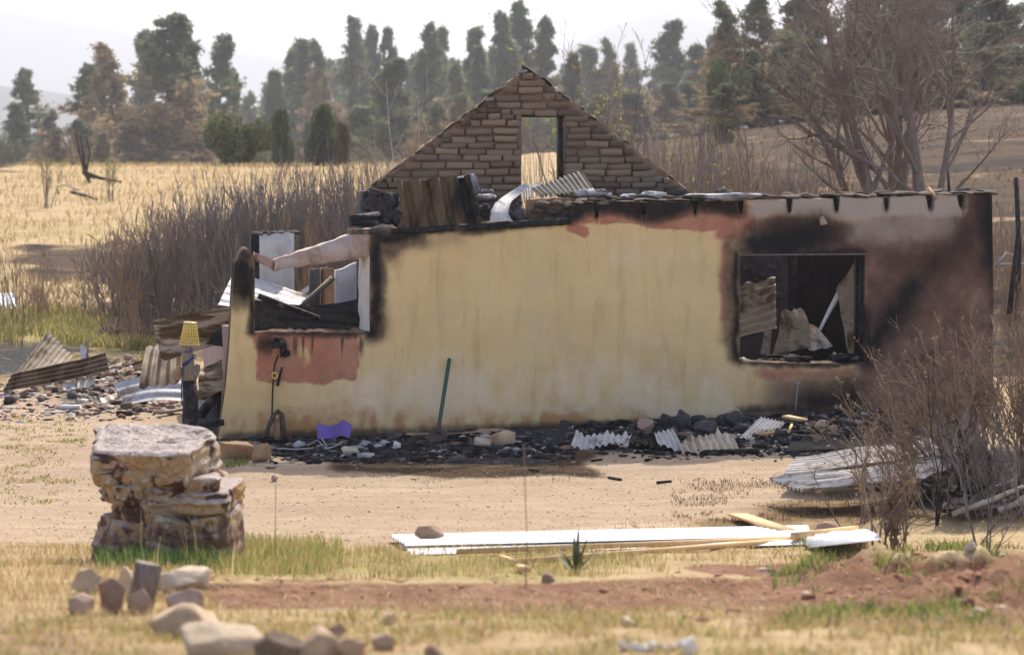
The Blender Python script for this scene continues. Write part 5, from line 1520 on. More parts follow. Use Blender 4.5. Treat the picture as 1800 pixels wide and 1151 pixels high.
# stones of the left debris heap
rg = np.random.default_rng(23)
spots = []
while len(spots) < 46:
    x, y = rg.uniform(150, 315), rg.uniform(632, 700)
    if y < 700 - (x - 130) * .38 - 0 and x < 200: continue
    if 200 < x < 320 and y > 664 + (318 - x) * .1: continue
    spots.append((x, y, rg.uniform(7, 17)))
for k, (x, y, s) in enumerate(spots):
    g = G(x, y); q = g[1] / FPX * s
    o = link('rubble_stone', rock_me(k, 'stone_red' if k % 5 else 'stone_dark'), None, g + np.array([0, 0, q * .25]), (rg.uniform(-.4, .4), rg.uniform(-.4, .4), rg.uniform(0, 6)), (q * .6, q * .5, q * .42))
    tag(o, 'broken reddish stone in the rubble heap left of the charred post' if k % 5 else 'blackened stone in the rubble heap left of the charred post', 'stone', 'stones of the rubble heap left of the house')
for k, (x, y, s) in enumerate([(20, 708, 22), (18, 695, 14), (40, 700, 12), (72, 705, 16), (128, 700, 20), (140, 690, 12), (205, 712, 15), (225, 718, 18), (178, 722, 10), (55, 725, 10), (95, 690, 14), (245, 724, 14)]):
    g = G(x, y); q = g[1] / FPX * s
    o = link('scorched_stone', rock_me(k + 3, 'stone_dark' if k % 2 == 0 else 'coping'), None, g + np.array([0, 0, q * .2]), (rg.uniform(-.4, .4), 0, rg.uniform(0, 6)), (q * .7, q * .5, q * .45))
    tag(o, 'scorched stone on the bare ground in front of the left debris', 'stone', 'scorched stones in front of the left debris')
board('charred_plank', 'charred black stick lying on the ground before the rubble heap', (206, 730), (232, 731), .08, .06, 'char', 'plank', .03)
board('wood_offcut', 'grey split board between the charred post and the rubble', (278, 733), (318, 726), .10, .03, 'old_wood', 'offcut', .05)

# ------------------------------------------------------------------ scattered fragments too small to count
def chunks(name, label, cat, pts, size, cols, seed, flat=.6):
    r = np.random.default_rng(seed); N = len(pts)
    V0, F0 = ICO[1]
    k = len(V0)
    J = V0[None] * (1 + r.uniform(-.4, .3, (N, k, 1)))
    sc = np.stack([size * r.uniform(.6, 1.4, N), size * r.uniform(.5, 1.2, N), size * flat * r.uniform(.4, 1.1, N)], 1)
    J = J * sc[:, None, :]
    th = r.uniform(0, 6.28, N); c, s = np.cos(th), np.sin(th)
    X = J[..., 0] * c[:, None] - J[..., 1] * s[:, None]; Y = J[..., 0] * s[:, None] + J[..., 1] * c[:, None]
    V = np.stack([X, Y, J[..., 2]], -1) + pts[:, None, :]
    F = (F0[None] + (np.arange(N) * k)[:, None, None]).reshape(-1, 3)
    ci = cols[r.integers(0, len(cols), N)] * r.uniform(.7, 1.25, (N, 1))
    C = np.repeat(ci, k, 0)
    o = mobj(name, V.reshape(-1, 3), F, M['chunk'], None, False, {'col': C})
    return tag(o, label, cat, kind='stuff')
mch = NT('fragment'); M['chunk'] = mch.out(mch.attr('col', 'Color'), .9, 0, None, .2)
def ground_pts(n, x0, x1, y0, y1, seed, lift=.0, power=1.0):
    """random ground points whose pixels fall in a box of the photograph"""
    r = np.random.default_rng(seed); out = []
    a, b = G((x0 + x1) / 2, y1)[1], G((x0 + x1) / 2, y0)[1]
    lo, hi = min(a, b) - .6, max(a, b) + .6
    tot = 0
    while tot < n:
        Y = np.sqrt(r.uniform(lo ** 2, hi ** 2, 4000)); X = r.uniform((x0 - 900) / FPX, (x1 - 900) / FPX, 4000) * Y
        Z = gz(X, Y); px, py = project(X, Y, Z)
        px = px + (fbm(xy0(X, Y), .8, 3, seed + 60) - .5) * min(220, (x1 - x0) * .6) + r.normal(0, 1, 4000) * min(22, (x1 - x0) * .06)
        py = py + (fbm(xy0(X, Y), 1.1, 3, seed + 61) - .5) * min(60, (y1 - y0) * .7) + r.normal(0, 1, 4000) * min(9, (y1 - y0) * .1)
        ok = (px > x0) & (px < x1) & (py > y0) & (py < y1)
        hu = X * UAX[0] + (Y - H0[1]) * UAX[1]; hw = X * WAX[0] + (Y - H0[1]) * WAX[1]
        ok &= ~((hu > -4) & (hu < 6.6) & (hw > -.02) & (hw < 5.5))
        out.append(np.stack([X, Y, Z + lift], 1)[ok]); tot += ok.sum()
        if not ok.any() and len(out) > 40: break
    return np.concatenate(out)[:n]
r = np.random.default_rng(3)
blackc = np.array([(.012, .012, .012)] * 7 + [(.05, .045, .04)] * 4 + [(.12, .10, .09)] * 2 + [(.40, .38, .36)] + [(.22, .13, .08)])
p = np.concatenate([ground_pts(1400, 470, 1010, 770, 808, 1), ground_pts(3200, 990, 1620, 728, 796, 2), ground_pts(300, 340, 480, 700, 770, 4)])
chunks('charred_rubble', 'black charred fragments and ash strewn along the wall foot', 'rubble', p, np.minimum(r.lognormal(-3.5, .6, len(p)), .13), blackc, 5)
redc = np.array([(.40, .22, .14), (.46, .32, .23), (.52, .44, .37), (.30, .15, .09), (.10, .09, .08), (.60, .56, .50), (.03, .03, .03)])
p = np.concatenate([ground_pts(1500, 130, 330, 640, 720, 6), ground_pts(1200, -120, 330, 670, 735, 7)])
chunks('brick_rubble', 'small broken stone and plaster bits around the left debris', 'rubble', p, np.minimum(r.lognormal(-3.3, .55, len(p)), .12), redc, 6)
grc = np.array([(.56, .42, .30), (.46, .33, .23), (.62, .52, .42), (.40, .28, .19), (.26, .18, .13)])
p = np.concatenate([ground_pts(9000, -150, 1500, 815, 950, 8), ground_pts(2200, -150, 420, 740, 850, 9)])
chunks('gravel', 'loose gravel on the dirt road in front of the house', 'gravel', p, np.minimum(r.lognormal(-5.0, .5, len(p)), .035), grc, 7)
p = np.concatenate([ground_pts(700, 300, 1800, 1012, 1095, 10), ground_pts(900, 1380, 1830, 975, 1100, 11)])
chunks('soil_clods', 'loose red clods along the dug strip of soil', 'soil', p, np.minimum(r.lognormal(-4.3, .6, len(p)), .06), np.array([(.34, .165, .09), (.40, .21, .12), (.30, .14, .08), (.5, .4, .3)]), 8)
# debris banked behind the right window sill, and sill rubble
pts = []
for k in range(1500):
    q = HW(r.uniform(1296, 1515), 640, r.uniform(.15, 1.8))
    zt = HW(1400, 632, .3)[2] - .02 - .25 * max(0, q[1] - .5) + .10 * math.sin(q[0] * 7) * .5
    pts.append(house_to_world(q[0], q[1], zt + r.uniform(-.1, .03)))
chunks('charred_debris', 'burned debris heaped behind the right window sill', 'debris', np.array(pts), np.minimum(r.lognormal(-3.2, .5, 1500), .13), np.array([(.012, .012, .012)] * 4 + [(.05, .045, .04)] * 3 + [(.14, .10, .08)] * 2 + [(.33, .28, .24)]), 9)
# ------------------------------------------------------------------ vegetation
def cards(pts, size, rng, elong=1.6, updir=None):
    """small rhombic leaf clumps at points"""
    N = len(pts)
    a = rng.normal(size=(N, 3)); a /= np.linalg.norm(a, axis=1, keepdims=True)
    if updir is not None:
        a = a + updir; a /= np.linalg.norm(a, axis=1, keepdims=True) + 1e-9
    b = rng.normal(size=(N, 3)); b -= (a * b).sum(1, keepdims=True) * a; b /= np.linalg.norm(b, axis=1, keepdims=True) + 1e-9
    s = np.asarray(size).reshape(-1, 1) * rng.uniform(.6, 1.3, (N, 1))
    V = np.stack([pts - a * s * elong * .5, pts + b * s * .5, pts + a * s * elong * .5, pts - b * s * .5], 1).reshape(-1, 3)
    F = np.arange(N * 4).reshape(N, 4)
    return V, F

def along(C, n, rng, t0=.3, t1=1.0, jit=.05):
    N, S, _ = C.shape
    i = rng.integers(0, N, n); t = rng.uniform(t0, t1, n) * (S - 1)
    k = np.minimum(t.astype(int), S - 2); w = (t - k)[:, None]
    return C[i, k] * (1 - w) + C[i, k + 1] * w + rng.normal(0, jit, (n, 3)), i

def pine(seed, open_=.3, base=.12, width=.36, leaves=7500, taper_p=.8, size=.020):
    """unit-height pine: trunk+limbs mesh and needle mesh"""
    r = np.random.default_rng(seed)
    T = curves(np.array([[0, 0, 0.]]), np.array([[0, 0, 1.]]), [1.0], 14, .02, .02, r); TR = taper([.017], 14, .15)
    nb = 84
    h = base + (1 - base) * (np.linspace(0, 1, nb) ** .9); h = np.clip(h + r.normal(0, .012, nb), base, .985)
    f = (h - base) / (1 - base)
    env = (width * np.clip(1 - f, 0, 1) ** (taper_p * 1.4) + .016) * np.clip(.5 + f * 3.2, 0, 1)
    L = env * r.uniform(.45, 1.2, nb)
    drop = r.random(nb) < open_
    L = np.where(drop, L * .35, L)
    th = r.uniform(0, 6.283, nb) + np.arange(nb) * 2.4
    el = -.18 + .62 * f + r.normal(0, .12, nb)
    d = np.stack([np.cos(th) * np.cos(el), np.sin(th) * np.cos(el), np.sin(el)], 1)
    p0 = np.stack([np.interp(h, np.linspace(0, 1, 15), T[0, :, k] / (1 if k < 2 else T[0, -1, 2])) for k in range(3)], 1); p0[:, 2] = h * T[0, -1, 2]
    B = curves(p0, d, L, 5, .10, .05, r); BR = taper(.0045 * (1.1 - f * .7), 5, .3)
    K, KR = kids(B, BR, 7, (.25, 1.0), (.4, 1.0), (.25, .55), 3, .1, .05, r)
    V, F = join_tubes([(T, TR, 7), (B, BR, 4), (K, KR, 3)])
    n1 = int(leaves * .7)
    A, ia = along(K, n1, r, .15, 1.1, .013); A2, ib = along(B, leaves - n1, r, .35, 1.06, .014)
    pts = np.concatenate([A, A2])
    # clumpy: drop points by noise
    keep = fbm(pts + seed, 22, 2, seed) > .36
    pts = pts[keep]
    up = np.tile(np.array([[0, 0, .25]]), (len(pts), 1))
    LV, LF = cards(pts, size, r, 2.0, up)
    hh = np.repeat(np.clip(pts[:, 2] + (fbm(pts + 5, 5, 2, seed + 1) - .5) * .7, 0, 1.2), 4)
    rn = np.repeat(np.clip(fbm(pts, 9, 2, seed + 3) * 1.6 - .3 + r.uniform(-.25, .25, len(pts)), 0, 1), 4)
    return (V, F), (LV, LF, hh, rn)

def bush_crown(seed, leaves=9000, lobes=9, size=.035, shape='round'):
    """unit juniper: dense uneven lobes down to the ground"""
    r = np.random.default_rng(seed)
    c = np.stack([r.uniform(-.3, .3, lobes), r.uniform(-.3, .3, lobes), r.uniform(.12, .72, lobes)], 1)
    if shape == 'cone': c[:, :2] *= (1.05 - c[:, 2:3])
    rad = r.uniform(.17, .30, lobes) * (1.25 - c[:, 2] * .55)
    i = r.integers(0, lobes, leaves)
    n = r.normal(size=(leaves, 3)); n /= np.linalg.norm(n, axis=1, keepdims=True)
    q = c[i] + n * (rad[i] * (.55 + .5 * r.random(leaves) ** .5))[:, None]
    q = q * (1 + (fbm(q * 3 + seed, 3, 2, seed) - .5)[:, None] * .25)
    q = q[(q[:, 2] > .0)]
    LV, LF = cards(q, size, r, 1.7, np.tile(np.array([[0, 0, .5]]), (len(q), 1)))
    rn = np.repeat(np.clip(fbm(q, 7, 2, seed) * 1.8 - .4 + r.uniform(-.2, .2, len(q)), 0, 1), 4)
    T = curves(np.zeros((5, 3)), np.concatenate([r.normal(0, .35, (5, 2)), np.ones((5, 1))], 1), np.full(5, .7), 6, .08, .05, r)
    V, F = join_tubes([(T, taper(np.full(5, .025), 6, .3), 6)])
    return (V, F), (LV, LF, np.repeat(q[:, 2], 4), rn)

PINES = []
specs = [(1, .25, .10, .30, .85), (2, .35, .12, .36, .7), (3, .15, .06, .27, .9), (4, .45, .22, .33, .6), (5, .30, .10, .24, 1.0), (6, .2, .08, .34, .75), (7, .55, .30, .30, .55)]
for k, (sd, op, bs, wd, tp) in enumerate(specs):
    (V, F), (LV, LF, hh, rn) = pine(sd, op * .8, bs * .8, wd, 13500, tp, .0150)
    tm = make_mesh('trunk', V, F, M['bark_dark'])
    lm = make_mesh('crown', LV, LF, M['needles'], False, {'h': hh, 'rnd': rn})
    PINES.append((tm, lm, 2.0 * float(np.percentile(np.hypot(LV[:, 0], LV[:, 1]), 88))))
JUNI = []
for k, shp in enumerate(('round', 'cone', 'cone', 'round')):
    (V, F), (LV, LF, hh, rn) = bush_crown(40 + k, 9000, 10 + k, .035, shp)
    JUNI.append((make_mesh('trunk', V, F, M['bark_dark']), make_mesh('crown', LV, LF, M['juniper'], False, {'h': hh, 'rnd': rn}), 1.05))

_tr = np.random.default_rng(99)
def tree(label, px, ytop, d, wpx, kind, scorch=0.0, tint=0.0, dark=0.0, k=0, name='pine_tree', group=None, cat='tree'):
    if px < 1262 and d > 156: d = d * 1.9
    X = (px - 900) / FPX * d
    zb = float(gz([X], [d], False)[0]) - .1
    H = EYE[2] + (HORIZON - ytop) / FPX * d - zb
    H = max(H, .8)
    tm, lm, w0 = (PINES if kind == 'p' else JUNI)[k % (7 if kind == 'p' else 4)]
    W = wpx * d / FPX / w0
    root = empty(name, (X, d, zb), _tr.uniform(0, 6.28))
    root.scale = (W, W, H)
    link('trunk', tm, root)
    c = link('crown', lm, root); c.color = (scorch, tint, dark, 1)
    return tag(root, label, cat, group)

T_ = tree
# left group
T_('small hazy green tree at the left edge of the treeline', 14, 205, 190, 70, 'j', 0, 0, .1, 0)
T_('sparse grey-green pine standing alone near the left edge', 56, 128, 215, 78, 'p', .1, 0, .05, 3)
T_('low green pine beneath the sparse grey-green one', 40, 186, 200, 60, 'p', .1, 0, .1, 2)
T_('low scorched brown pine right of the sparse grey-green one', 84, 196, 185, 70, 'p', .95, 0, .05, 5)
T_('brown scorched pine with a green tip left of the big group', 140, 120, 185, 96, 'p', .72, 0, .05, 1)
T_('thin bare-looking hazy pine between the left brown pines', 174, 94, 235, 46, 'p', .4, 0, .1, 6)
T_('wide brown scorched pine left of the tallest left pine', 216, 84, 180, 118, 'p', 1.1, .1, 0, 5)
T_('hazy green pine peeping over the wide brown one', 246, 64, 225, 70, 'p', .2, 0, .1, 0)
T_('tallest left pine with dark trunk, green top and brown skirts', 287, 36, 172, 165, 'p', .66, 0, .08, 1)
T_('dark burned pine close to the right of the tallest left one', 330, 82, 176, 66, 'p', .6, 0, .6, 4)
T_('small yellow-brown scorched pine under the tallest left one', 182, 235, 160, 44, 'p', 1.1, .3, 0, 2)
T_('open-crowned green pine with bare trunk showing', 383, 70, 195, 78, 'p', .12, 0, .05, 3)
T_('slim green pine behind the round grey-green juniper', 410, 130, 200, 44, 'p', .1, 0, .05, 4)
T_('wide round grey-green juniper', 414, 166, 152, 128, 'j', 0, .25, 0, 0, 'juniper')
T_('narrow green juniper right of the wide round one', 497, 178, 150, 52, 'j', 0, .1, .05, 1, 'juniper')
T_('dark conical juniper at the middle of the field edge', 575, 166, 150, 80, 'j', .12, 0, .45, 2, 'juniper')
T_('small dry brown juniper in the dark conical one\'s shadow', 603, 205, 148, 34, 'j', 1.0, 0, .2, 1, 'juniper')
# middle
mids = [('hazy green pine at the left end of the middle group', 482, 130, 230, 52, .2, .05, 2), ('hazy pointed green pine second in the middle group', 512, 92, 240, 56, .2, .05, 0), ('tall hazy green pine beside the pointed one', 545, 78, 235, 60, .35, .05, 4),
        ('brown pine behind the dark conical juniper', 577, 78, 225, 70, .85, 0, 5), ('tall green pine right of the brown one', 612, 40, 235, 74, .3, .05, 1), ('slender green pine in the middle of the group', 656, 54, 245, 52, .2, 0, 3), ('thin brownish pine next to the slender green one', 690, 56, 245, 46, .7, .05, 6),
        ('bright green nearer pine left of the gable', 684, 110, 165, 104, .05, .05, 1), ('bulky green pine left of the gable peak', 742, 50, 215, 92, .25, .05, 5), ('bare-topped pine behind the bulky green one', 772, 56, 240, 56, .6, .1, 6), ('brown pine between the bulky pine and the gable', 790, 120, 200, 60, .9, 0, 0),
        ('slim brown pointed pine left of the gable peak', 831, 57, 225, 52, .85, .05, 4), ('small green pine under the slim brown one', 852, 88, 205, 50, .15, .05, 2), ('tall green pine straight behind the gable peak', 905, 28, 220, 92, .2, .05, 5), ('tallest pine behind the gable peak', 930, 14, 230, 84, .35, .05, 1),
        ('brownish pine at the right shoulder of the gable peak', 965, 40, 225, 60, .7, .05, 0), ('small green pine right of the gable peak', 992, 100, 200, 56, .2, .05, 2), ('faint brown pine far behind the bare saplings', 1040, 88, 260, 60, .8, 0, 4), ('faint brown pine behind the tall saplings', 1084, 74, 260, 62, .85, 0, 5),
        ('faint blue-green pine in the gap below the peak', 1120, 84, 330, 46, .1, 0, 2), ('green-brown pine at the left foot of the wooded slope', 1180, 44, 225, 84, .5, .05, 1), ('brown pine at the foot of the wooded slope', 1218, 84, 215, 66, .8, 0, 0),
        ('dark pine before the wooded slope', 1248, 70, 250, 62, .4, .1, 3), ('brown pine at the top of the sky gap', 1292, 8, 225, 92, .75, .05, 5), ('green and brown pine behind the left bare tree', 1345, -16, 230, 96, .55, .1, 1)]
for (lb, x, yt, d, w, sc_, dk, k) in mids:
    T_(lb, x, yt, d, w * 1.12, 'p', sc_ * .85, 0, dk, k)
# back row, faint
for i, (x, yt, w) in enumerate([(640, 96, 60), (715, 104, 60), (765, 116, 60), (810, 110, 54), (870, 96, 60), (1000, 118, 60), (1062, 112, 60), (1150, 118, 60), (1240, 120, 60), (530, 120, 60), (590, 112, 60), (470, 150, 50), (440, 165, 60), (500, 140, 70), (560, 128, 70), (620, 110, 70), (665, 120, 70), (740, 118, 70), (790, 128, 70), (840, 125, 70), (895, 110, 70), (945, 105, 70), (980, 120, 70), (1030, 130, 70), (1095, 128, 70), (1180, 125, 70), (1215, 118, 70), (1268, 100, 70), (300, 130, 70), (340, 140, 70)]):
    sec_ = 'left of the gable' if x < 800 else ('behind the gable peak' if x < 1010 else 'right of the gable')
    T_('faint ' + ('brownish' if i % 2 else 'greenish') + ' pine in the hazy back row ' + sec_, x, yt, 285 + (i % 4) * 18, w * 1.25, 'p', .3 + .4 * (i % 2), 0, .05, i, group='hazy back row of pines')
# lower undergrowth trees between the field and the pines
for i, (x, yt, w, sc_) in enumerate([(108, 228, 50, .9), (150, 215, 60, .8), (235, 210, 70, 1.0), (345, 205, 60, .9), (460, 225, 60, .3), (535, 215, 50, .6), (640, 190, 70, .5), (715, 200, 60, .8), (760, 185, 60, .8), (800, 170, 60, .9), (845, 165, 60, .6), (1010, 175, 60, .6), (1060, 170, 70, .9), (1120, 165, 70, .8), (1165, 150, 70, .9), (1215, 150, 70, .6), (1265, 150, 70, .8)]):
    sec_ = 'left of the wide round juniper' if x < 360 else ('between the junipers and the gable' if x < 850 else 'right of the gable')
    T_('young ' + ('scorched brown' if sc_ > .7 else 'greenish') + ' conifer below the tall pines ' + sec_, x, yt, 158 + (i % 4) * 6, w * 1.15, 'p', sc_, .05, .05, (i * 3) % 7, group='young conifers below the tall pines')
# wooded slope on the right
rows = [(1390, -30, 215, 110, .6, .15), (1440, -40, 205, 110, .3, .2), (1490, -20, 220, 110, .7, .15), (1540, -50, 205, 120, .4, .2), (1600, -30, 215, 110, .3, .25), (1650, -50, 200, 120, .5, .2), (1705, -40, 210, 120, .2, .25), (1760, -50, 195, 130, .25, .3), (1815, -50, 200, 130, .3, .3), (1870, -40, 205, 120, .4, .2)]
for i, (x, yt, d, w, sc_, dk) in enumerate(rows):
    sec_ = 'left of the many-stemmed bare tree' if x < 1480 else ('behind the many-stemmed bare tree' if x < 1610 else ('behind the slimmer bare tree' if x < 1700 else 'right of both bare trees'))
    T_('tall pine cut by the top edge ' + sec_, x, yt, d, w, 'p', sc_, .1 * (i % 2), dk, i, group='tall pines behind the bare trees')
for i in range(26):
    x = 1275 + (i % 13) * 45 + (i // 13) * 20; yt = 60 + (i * 37) % 90 - (x - 1275) * .05
    sec_ = 'left of the many-stemmed bare tree' if x < 1450 else ('behind the many-stemmed bare tree' if x < 1610 else ('behind the slimmer bare tree' if x < 1700 else 'right of both bare trees'))
    T_(('mid-height ' + ('conifer' if i % 4 else 'juniper') + (' scorched brown' if i % 4 == 1 else ' mostly green') + ' on the wooded slope ' + sec_), x, yt, 165 + (i * 13) % 30, 78 + (i * 11) % 30, 'p' if i % 4 else 'j', (.2, .9, .5, .3)[i % 4], .1 * (i % 3), .12 + .12 * (i % 3), i, group='conifers on the wooded slope')
for lb, x, yt, d, w, k in (('yellow-green young juniper low on the wooded slope', 1272, 205, 130, 46, 1), ('olive bush among the slope pines between the bare trees', 1440, 110, 150, 60, 0)):
    T_(lb, x, yt, d, w, 'j', 0, .9, 0, k, 'juniper')
# ---- bare broadleaf trees
def bare_tree(seed, stems, height, spread, kids_n=(9, 7, 5), r0=.10):
    r = np.random.default_rng(seed)
    parts = []
    p0 = np.array([[s[0], s[1], -.2] for s in stems]); d = np.array([[s[2], s[3], 1.0] for s in stems]); L = np.array([s[4] * height for s in stems]); rr = np.array([s[5] * r0 for s in stems])
    C = curves(p0, d, L, 10, .06, .06, r); R = taper(rr, 10, .22); parts.append((C, R, 9))
    A, AR = kids(C, R, kids_n[0], (.22, .95), (.35, .95), (.40, .75), 8, .09, .06, r, .2, .62); parts.append((A, AR, 6))
    B, BR = kids(A, AR, kids_n[1], (.2, 1.0), (.35, .95), (.35, .62), 5, .12, .03, r, .3, .6); parts.append((B, BR, 4))
    D, DR = kids(B, BR, kids_n[2], (.2, 1.0), (.35, 1.0), (.35, .65), 4, .14, .02, r, .4, .6); DR = np.maximum(DR, .0035); parts.append((D, DR, 3))
    E, ER = kids(D, DR, 2, (.3, 1.0), (.4, 1.0), (.4, .7), 2, .15, 0, r, .5, .7); ER = np.maximum(ER, .003); parts.append((E, ER, 3))
    return parts, E
def plant_bare(name, label, px, d, parts, E, leaf=0, leafmat='dead_leaf', lsize=.03, mats=('bark', 'twig_brown'), cat='tree', seed=1):
    X = (px - 900) / FPX * d; z = g1(X, d)
    root = empty(name, (X, d, z))
    V, F = join_tubes(parts[:2]); mobj('trunk', V, F, M[mats[0]], root, True)
    V, F = join_tubes(parts[2:])
    if len(V): mobj('crown', V, F, M[mats[1]], root)
    if leaf:
        r = np.random.default_rng(seed); q, _ = along(E, leaf, r, .3, 1.0, .02)
        LV, LF = cards(q, lsize, r, 1.8); mobj('foliage', LV, LF, M[leafmat], root, False, {'h': np.full(len(LV), .5), 'rnd': np.repeat(r.random(len(q)), 4)}).color = (0, 0, 0, 1)
    return tag(root, label, cat)
pa, E = bare_tree(5, [(0, 0, -.05, .1, .95, 1.5), (.12, .1, .16, -.05, .9, 1.1), (-.08, -.05, -.42, .0, .62, 1.25), (.05, .1, -.02, .2, 1.0, 1.1), (.1, -.1, .24, .1, .85, .9)], 7.6, 1, (10, 8, 6), .092)
plant_bare('bare_tree', 'many-stemmed bare tree behind the right of the house, its limb sweeping left', 1556, 58, pa, E, 600, 'dead_leaf', .035, ('bark', 'twig_tan'))
# its long low limb sweeping to the left
pa, E = bare_tree(9, [(0, 0, .04, .05, 1.0, 1.45), (.05, .1, .14, .0, .9, 1.0), (-.02, 0, -.12, .1, .85, .8)], 7.6, 1, (11, 8, 6), .088)
plant_bare('bare_tree', 'slimmer bare tree with forked trunk right of the many-stemmed one', 1625, 56, pa, E, 450, 'dead_leaf', .035, ('bark', 'twig_tan'))
r = np.random.default_rng(4)
def limb():
    d = 58; b = P(1545, 300, d); path = [P(1545, 300, d), P(1500, 272, d), P(1470, 255, d), P(1440, 225, d - .3), P(1416, 190, d - .5), P(1380, 160, d - .6), P(1335, 128, d - .8), P(1290, 100, d - 1)]
    C = np.array(path)[None]; R = np.linspace(.09, .02, 8)[None]
    parts = [(C, R, 8)]
    A, AR = kids(C, R, 16, (.25, 1.0), (.4, 1.0), (.30, .55), 7, .10, .07, r, .2, .6); parts.append((A, AR, 5))
    B, BR = kids(A, AR, 7, (.2, 1.0), (.4, 1.0), (.35, .6), 5, .12, .03, r, .3, .6); parts.append((B, np.maximum(BR, .004), 4))
    D, DR = kids(B, BR, 5, (.2, 1.0), (.4, 1.0), (.4, .7), 3, .14, .0, r, .4, .7); parts.append((D, np.maximum(DR, .003), 3))
    V, F = join_tubes(parts)
    t = bpy.data.objects['bare_tree']
    o = mobj('limb', V - np.array(t.location)[None], F, M['bark'], t)
limb()

# ---- willow thickets: stems fanning from the ground
def thicket(seed, n, height, spread, lean=.12, kidsn=4, r0=.011, twist=.05):
    r = np.random.default_rng(seed)
    p0 = np.stack([r.normal(0, spread * .35, n), r.normal(0, spread * .35, n), np.full(n, -.05)], 1)
    d = np.stack([p0[:, 0] * .35 + r.normal(0, lean, n), p0[:, 1] * .35 + r.normal(0, lean, n), np.ones(n)], 1)
    L = height * r.uniform(.55, 1.05, n)
    C = curves(p0, d, L, 7, twist, .01, r); R = taper(r0 * r.uniform(.6, 1.3, n), 7, .25)
    A, AR = kids(C, R, kidsn, (.2, .9), (.25, .8), (.25, .6), 4, .11, .05, r, .35, .7)
    B, BR = kids(A, AR, 3, (.3, .95), (.2, .6), (.35, .6), 2, .08, .05, r, .5, .8)
    parts = [(C, np.maximum(R, .004), 4), (A, np.maximum(AR, .0035), 3), (B, np.maximum(BR, .003), 3)]
    return join_tubes(parts), B
WILL = []
for k in range(5):
    (V, F), _ = thicket(60 + k, 30, 1.0, .7, .3, 5, .0052, .10)
    WILL.append((make_mesh('willow_shrub', V, F, M['twig_grey']), make_mesh('willow_shrub', V, F, M['twig_brown'])))
def willow(label, px, ytop, d, wpx, k, brown=0, group=None, name='willow_shrub', cat='shrub', ybase=None):
    X = (px - 900) / FPX * d; z = g1(X, d)
    H = EYE[2] + (HORIZON - ytop) / FPX * d - z
    W = wpx * d / FPX / .95
    o = link(name, WILL[k % 5][brown], None, (X, d, z), (0, 0, _tr.uniform(0, 6.28)), (W, W, max(H, .5)))
    return tag(o, label, cat, group)
rg = np.random.default_rng(31)
def top_left(px): return float(np.interp(px, [170, 215, 300, 420, 500, 560, 660], [440, 385, 335, 300, 275, 270, 268]))
i = 0
for d in (50, 54, 58, 62):
    for px in np.arange(205 + (d % 3) * 12, 700, 50):
        x = px + rg.uniform(-16, 16)
        if d > 58 and x < 280: continue
        sec_ = 'at the outer end of' if x < 300 else ('in the middle of' if x < 450 else 'nearest the gable in')
        willow(('front-row' if d < 52 else 'back-row') + ' grey willow shrub ' + sec_ + ' the thicket left of the house', x, top_left(x) + rg.uniform(-6, 46) - (4 if d < 54 else 0), d, rg.uniform(90, 140), i, 1 if i % 6 == 0 else 0, 'willow thicket behind the left end')
        i += 1
for x, yt, d, w, lb in ((20, 415, 50, 60, 'bare bushy shrub standing alone at the left edge'), (88, 450, 56, 66, 'small bare shrub left of the willow thicket'), (140, 480, 55, 50, 'low bare shrub beside the willow thicket'), (65, 490, 57, 40, 'tiny bare shrub between the lone shrub and the thicket')):
    willow(lb, x, yt, d, w, int(x) % 5, 1)
for d in (46, 50, 54, 58):
    for px in np.arange(1030 + (d % 3) * 10, 1520, 52):
        x = px + rg.uniform(-20, 20)
        sec_ = 'beside the gable slope in' if x < 1180 else ('in the middle of' if x < 1350 else 'below the bare trees in')
        willow(('nearer' if d < 52 else 'farther') + ' brownish shrub ' + sec_ + ' the thicket behind the right wall', x, float(np.interp(x, [1000, 1080, 1150, 1300, 1450, 1520], [215, 170, 190, 225, 265, 290])) + rg.uniform(-10, 70), d, rg.uniform(60, 100), i, 1 if i % 3 else 0, 'thicket behind the right of the gable')
        i += 1
for x, yt in ((640, 250), (690, 215), (735, 180), (900, 230), (950, 225), (985, 235)):
    willow('thin bare shrub showing above the left slope or door of the gable', x, yt, 48, 60, i, 1, 'bare shrubs behind the gable'); i += 1
for x, yt, d, w in ((1740, 330, 52, 60), (1790, 360, 50, 70), (1830, 340, 54, 80), (1775, 450, 44, 60), (1810, 470, 43, 70)):
    willow('bare shrub beyond the right corner of the house', x, yt, d, w, i, 1, 'bare shrubs beyond the right corner'); i += 1
# saplings just leafing out, right of the gable peak
def sapling(label, px, ytop, d, n, wpx, leaf, seed, pale=False):
    r = np.random.default_rng(seed)
    X = (px - 900) / FPX * d; z = g1(X, d); H = EYE[2] + (HORIZON - ytop) / FPX * d - z; W = wpx * d / FPX
    p0 = np.stack([r.normal(0, W * .12, n), r.normal(0, W * .12, n), np.full(n, -.1)], 1)
    dd = np.stack([r.normal(0, .10, n) + p0[:, 0] * .1, r.normal(0, .1, n), np.ones(n)], 1)
    C = curves(p0, dd, H * r.uniform(.7, 1.02, n), 12, .035, .015, r); R = taper(np.full(n, .024), 12, .2)
    A, AR = kids(C, R, 12, (.3, .97), (.3, .7), (.15, .35), 5, .1, .05, r, .3, .6)
    B, BR = kids(A, AR, 4, (.3, 1.0), (.3, .8), (.3, .6), 3, .12, .02, r, .5, .7)
    parts = [(C, R, 5), (A, np.maximum(AR, .004), 4), (B, np.maximum(BR, .0035), 3)]
    plant_bare('sapling', label, px, d, parts, B, leaf, 'new_leaf', .036, ('twig_pale' if pale else 'twig_grey', 'twig_pale' if pale else 'twig_brown'), 'tree', seed)
sapling('small yellow-green sapling in the field at the left edge', 86, 258, 100, 5, 26, 260, 14)
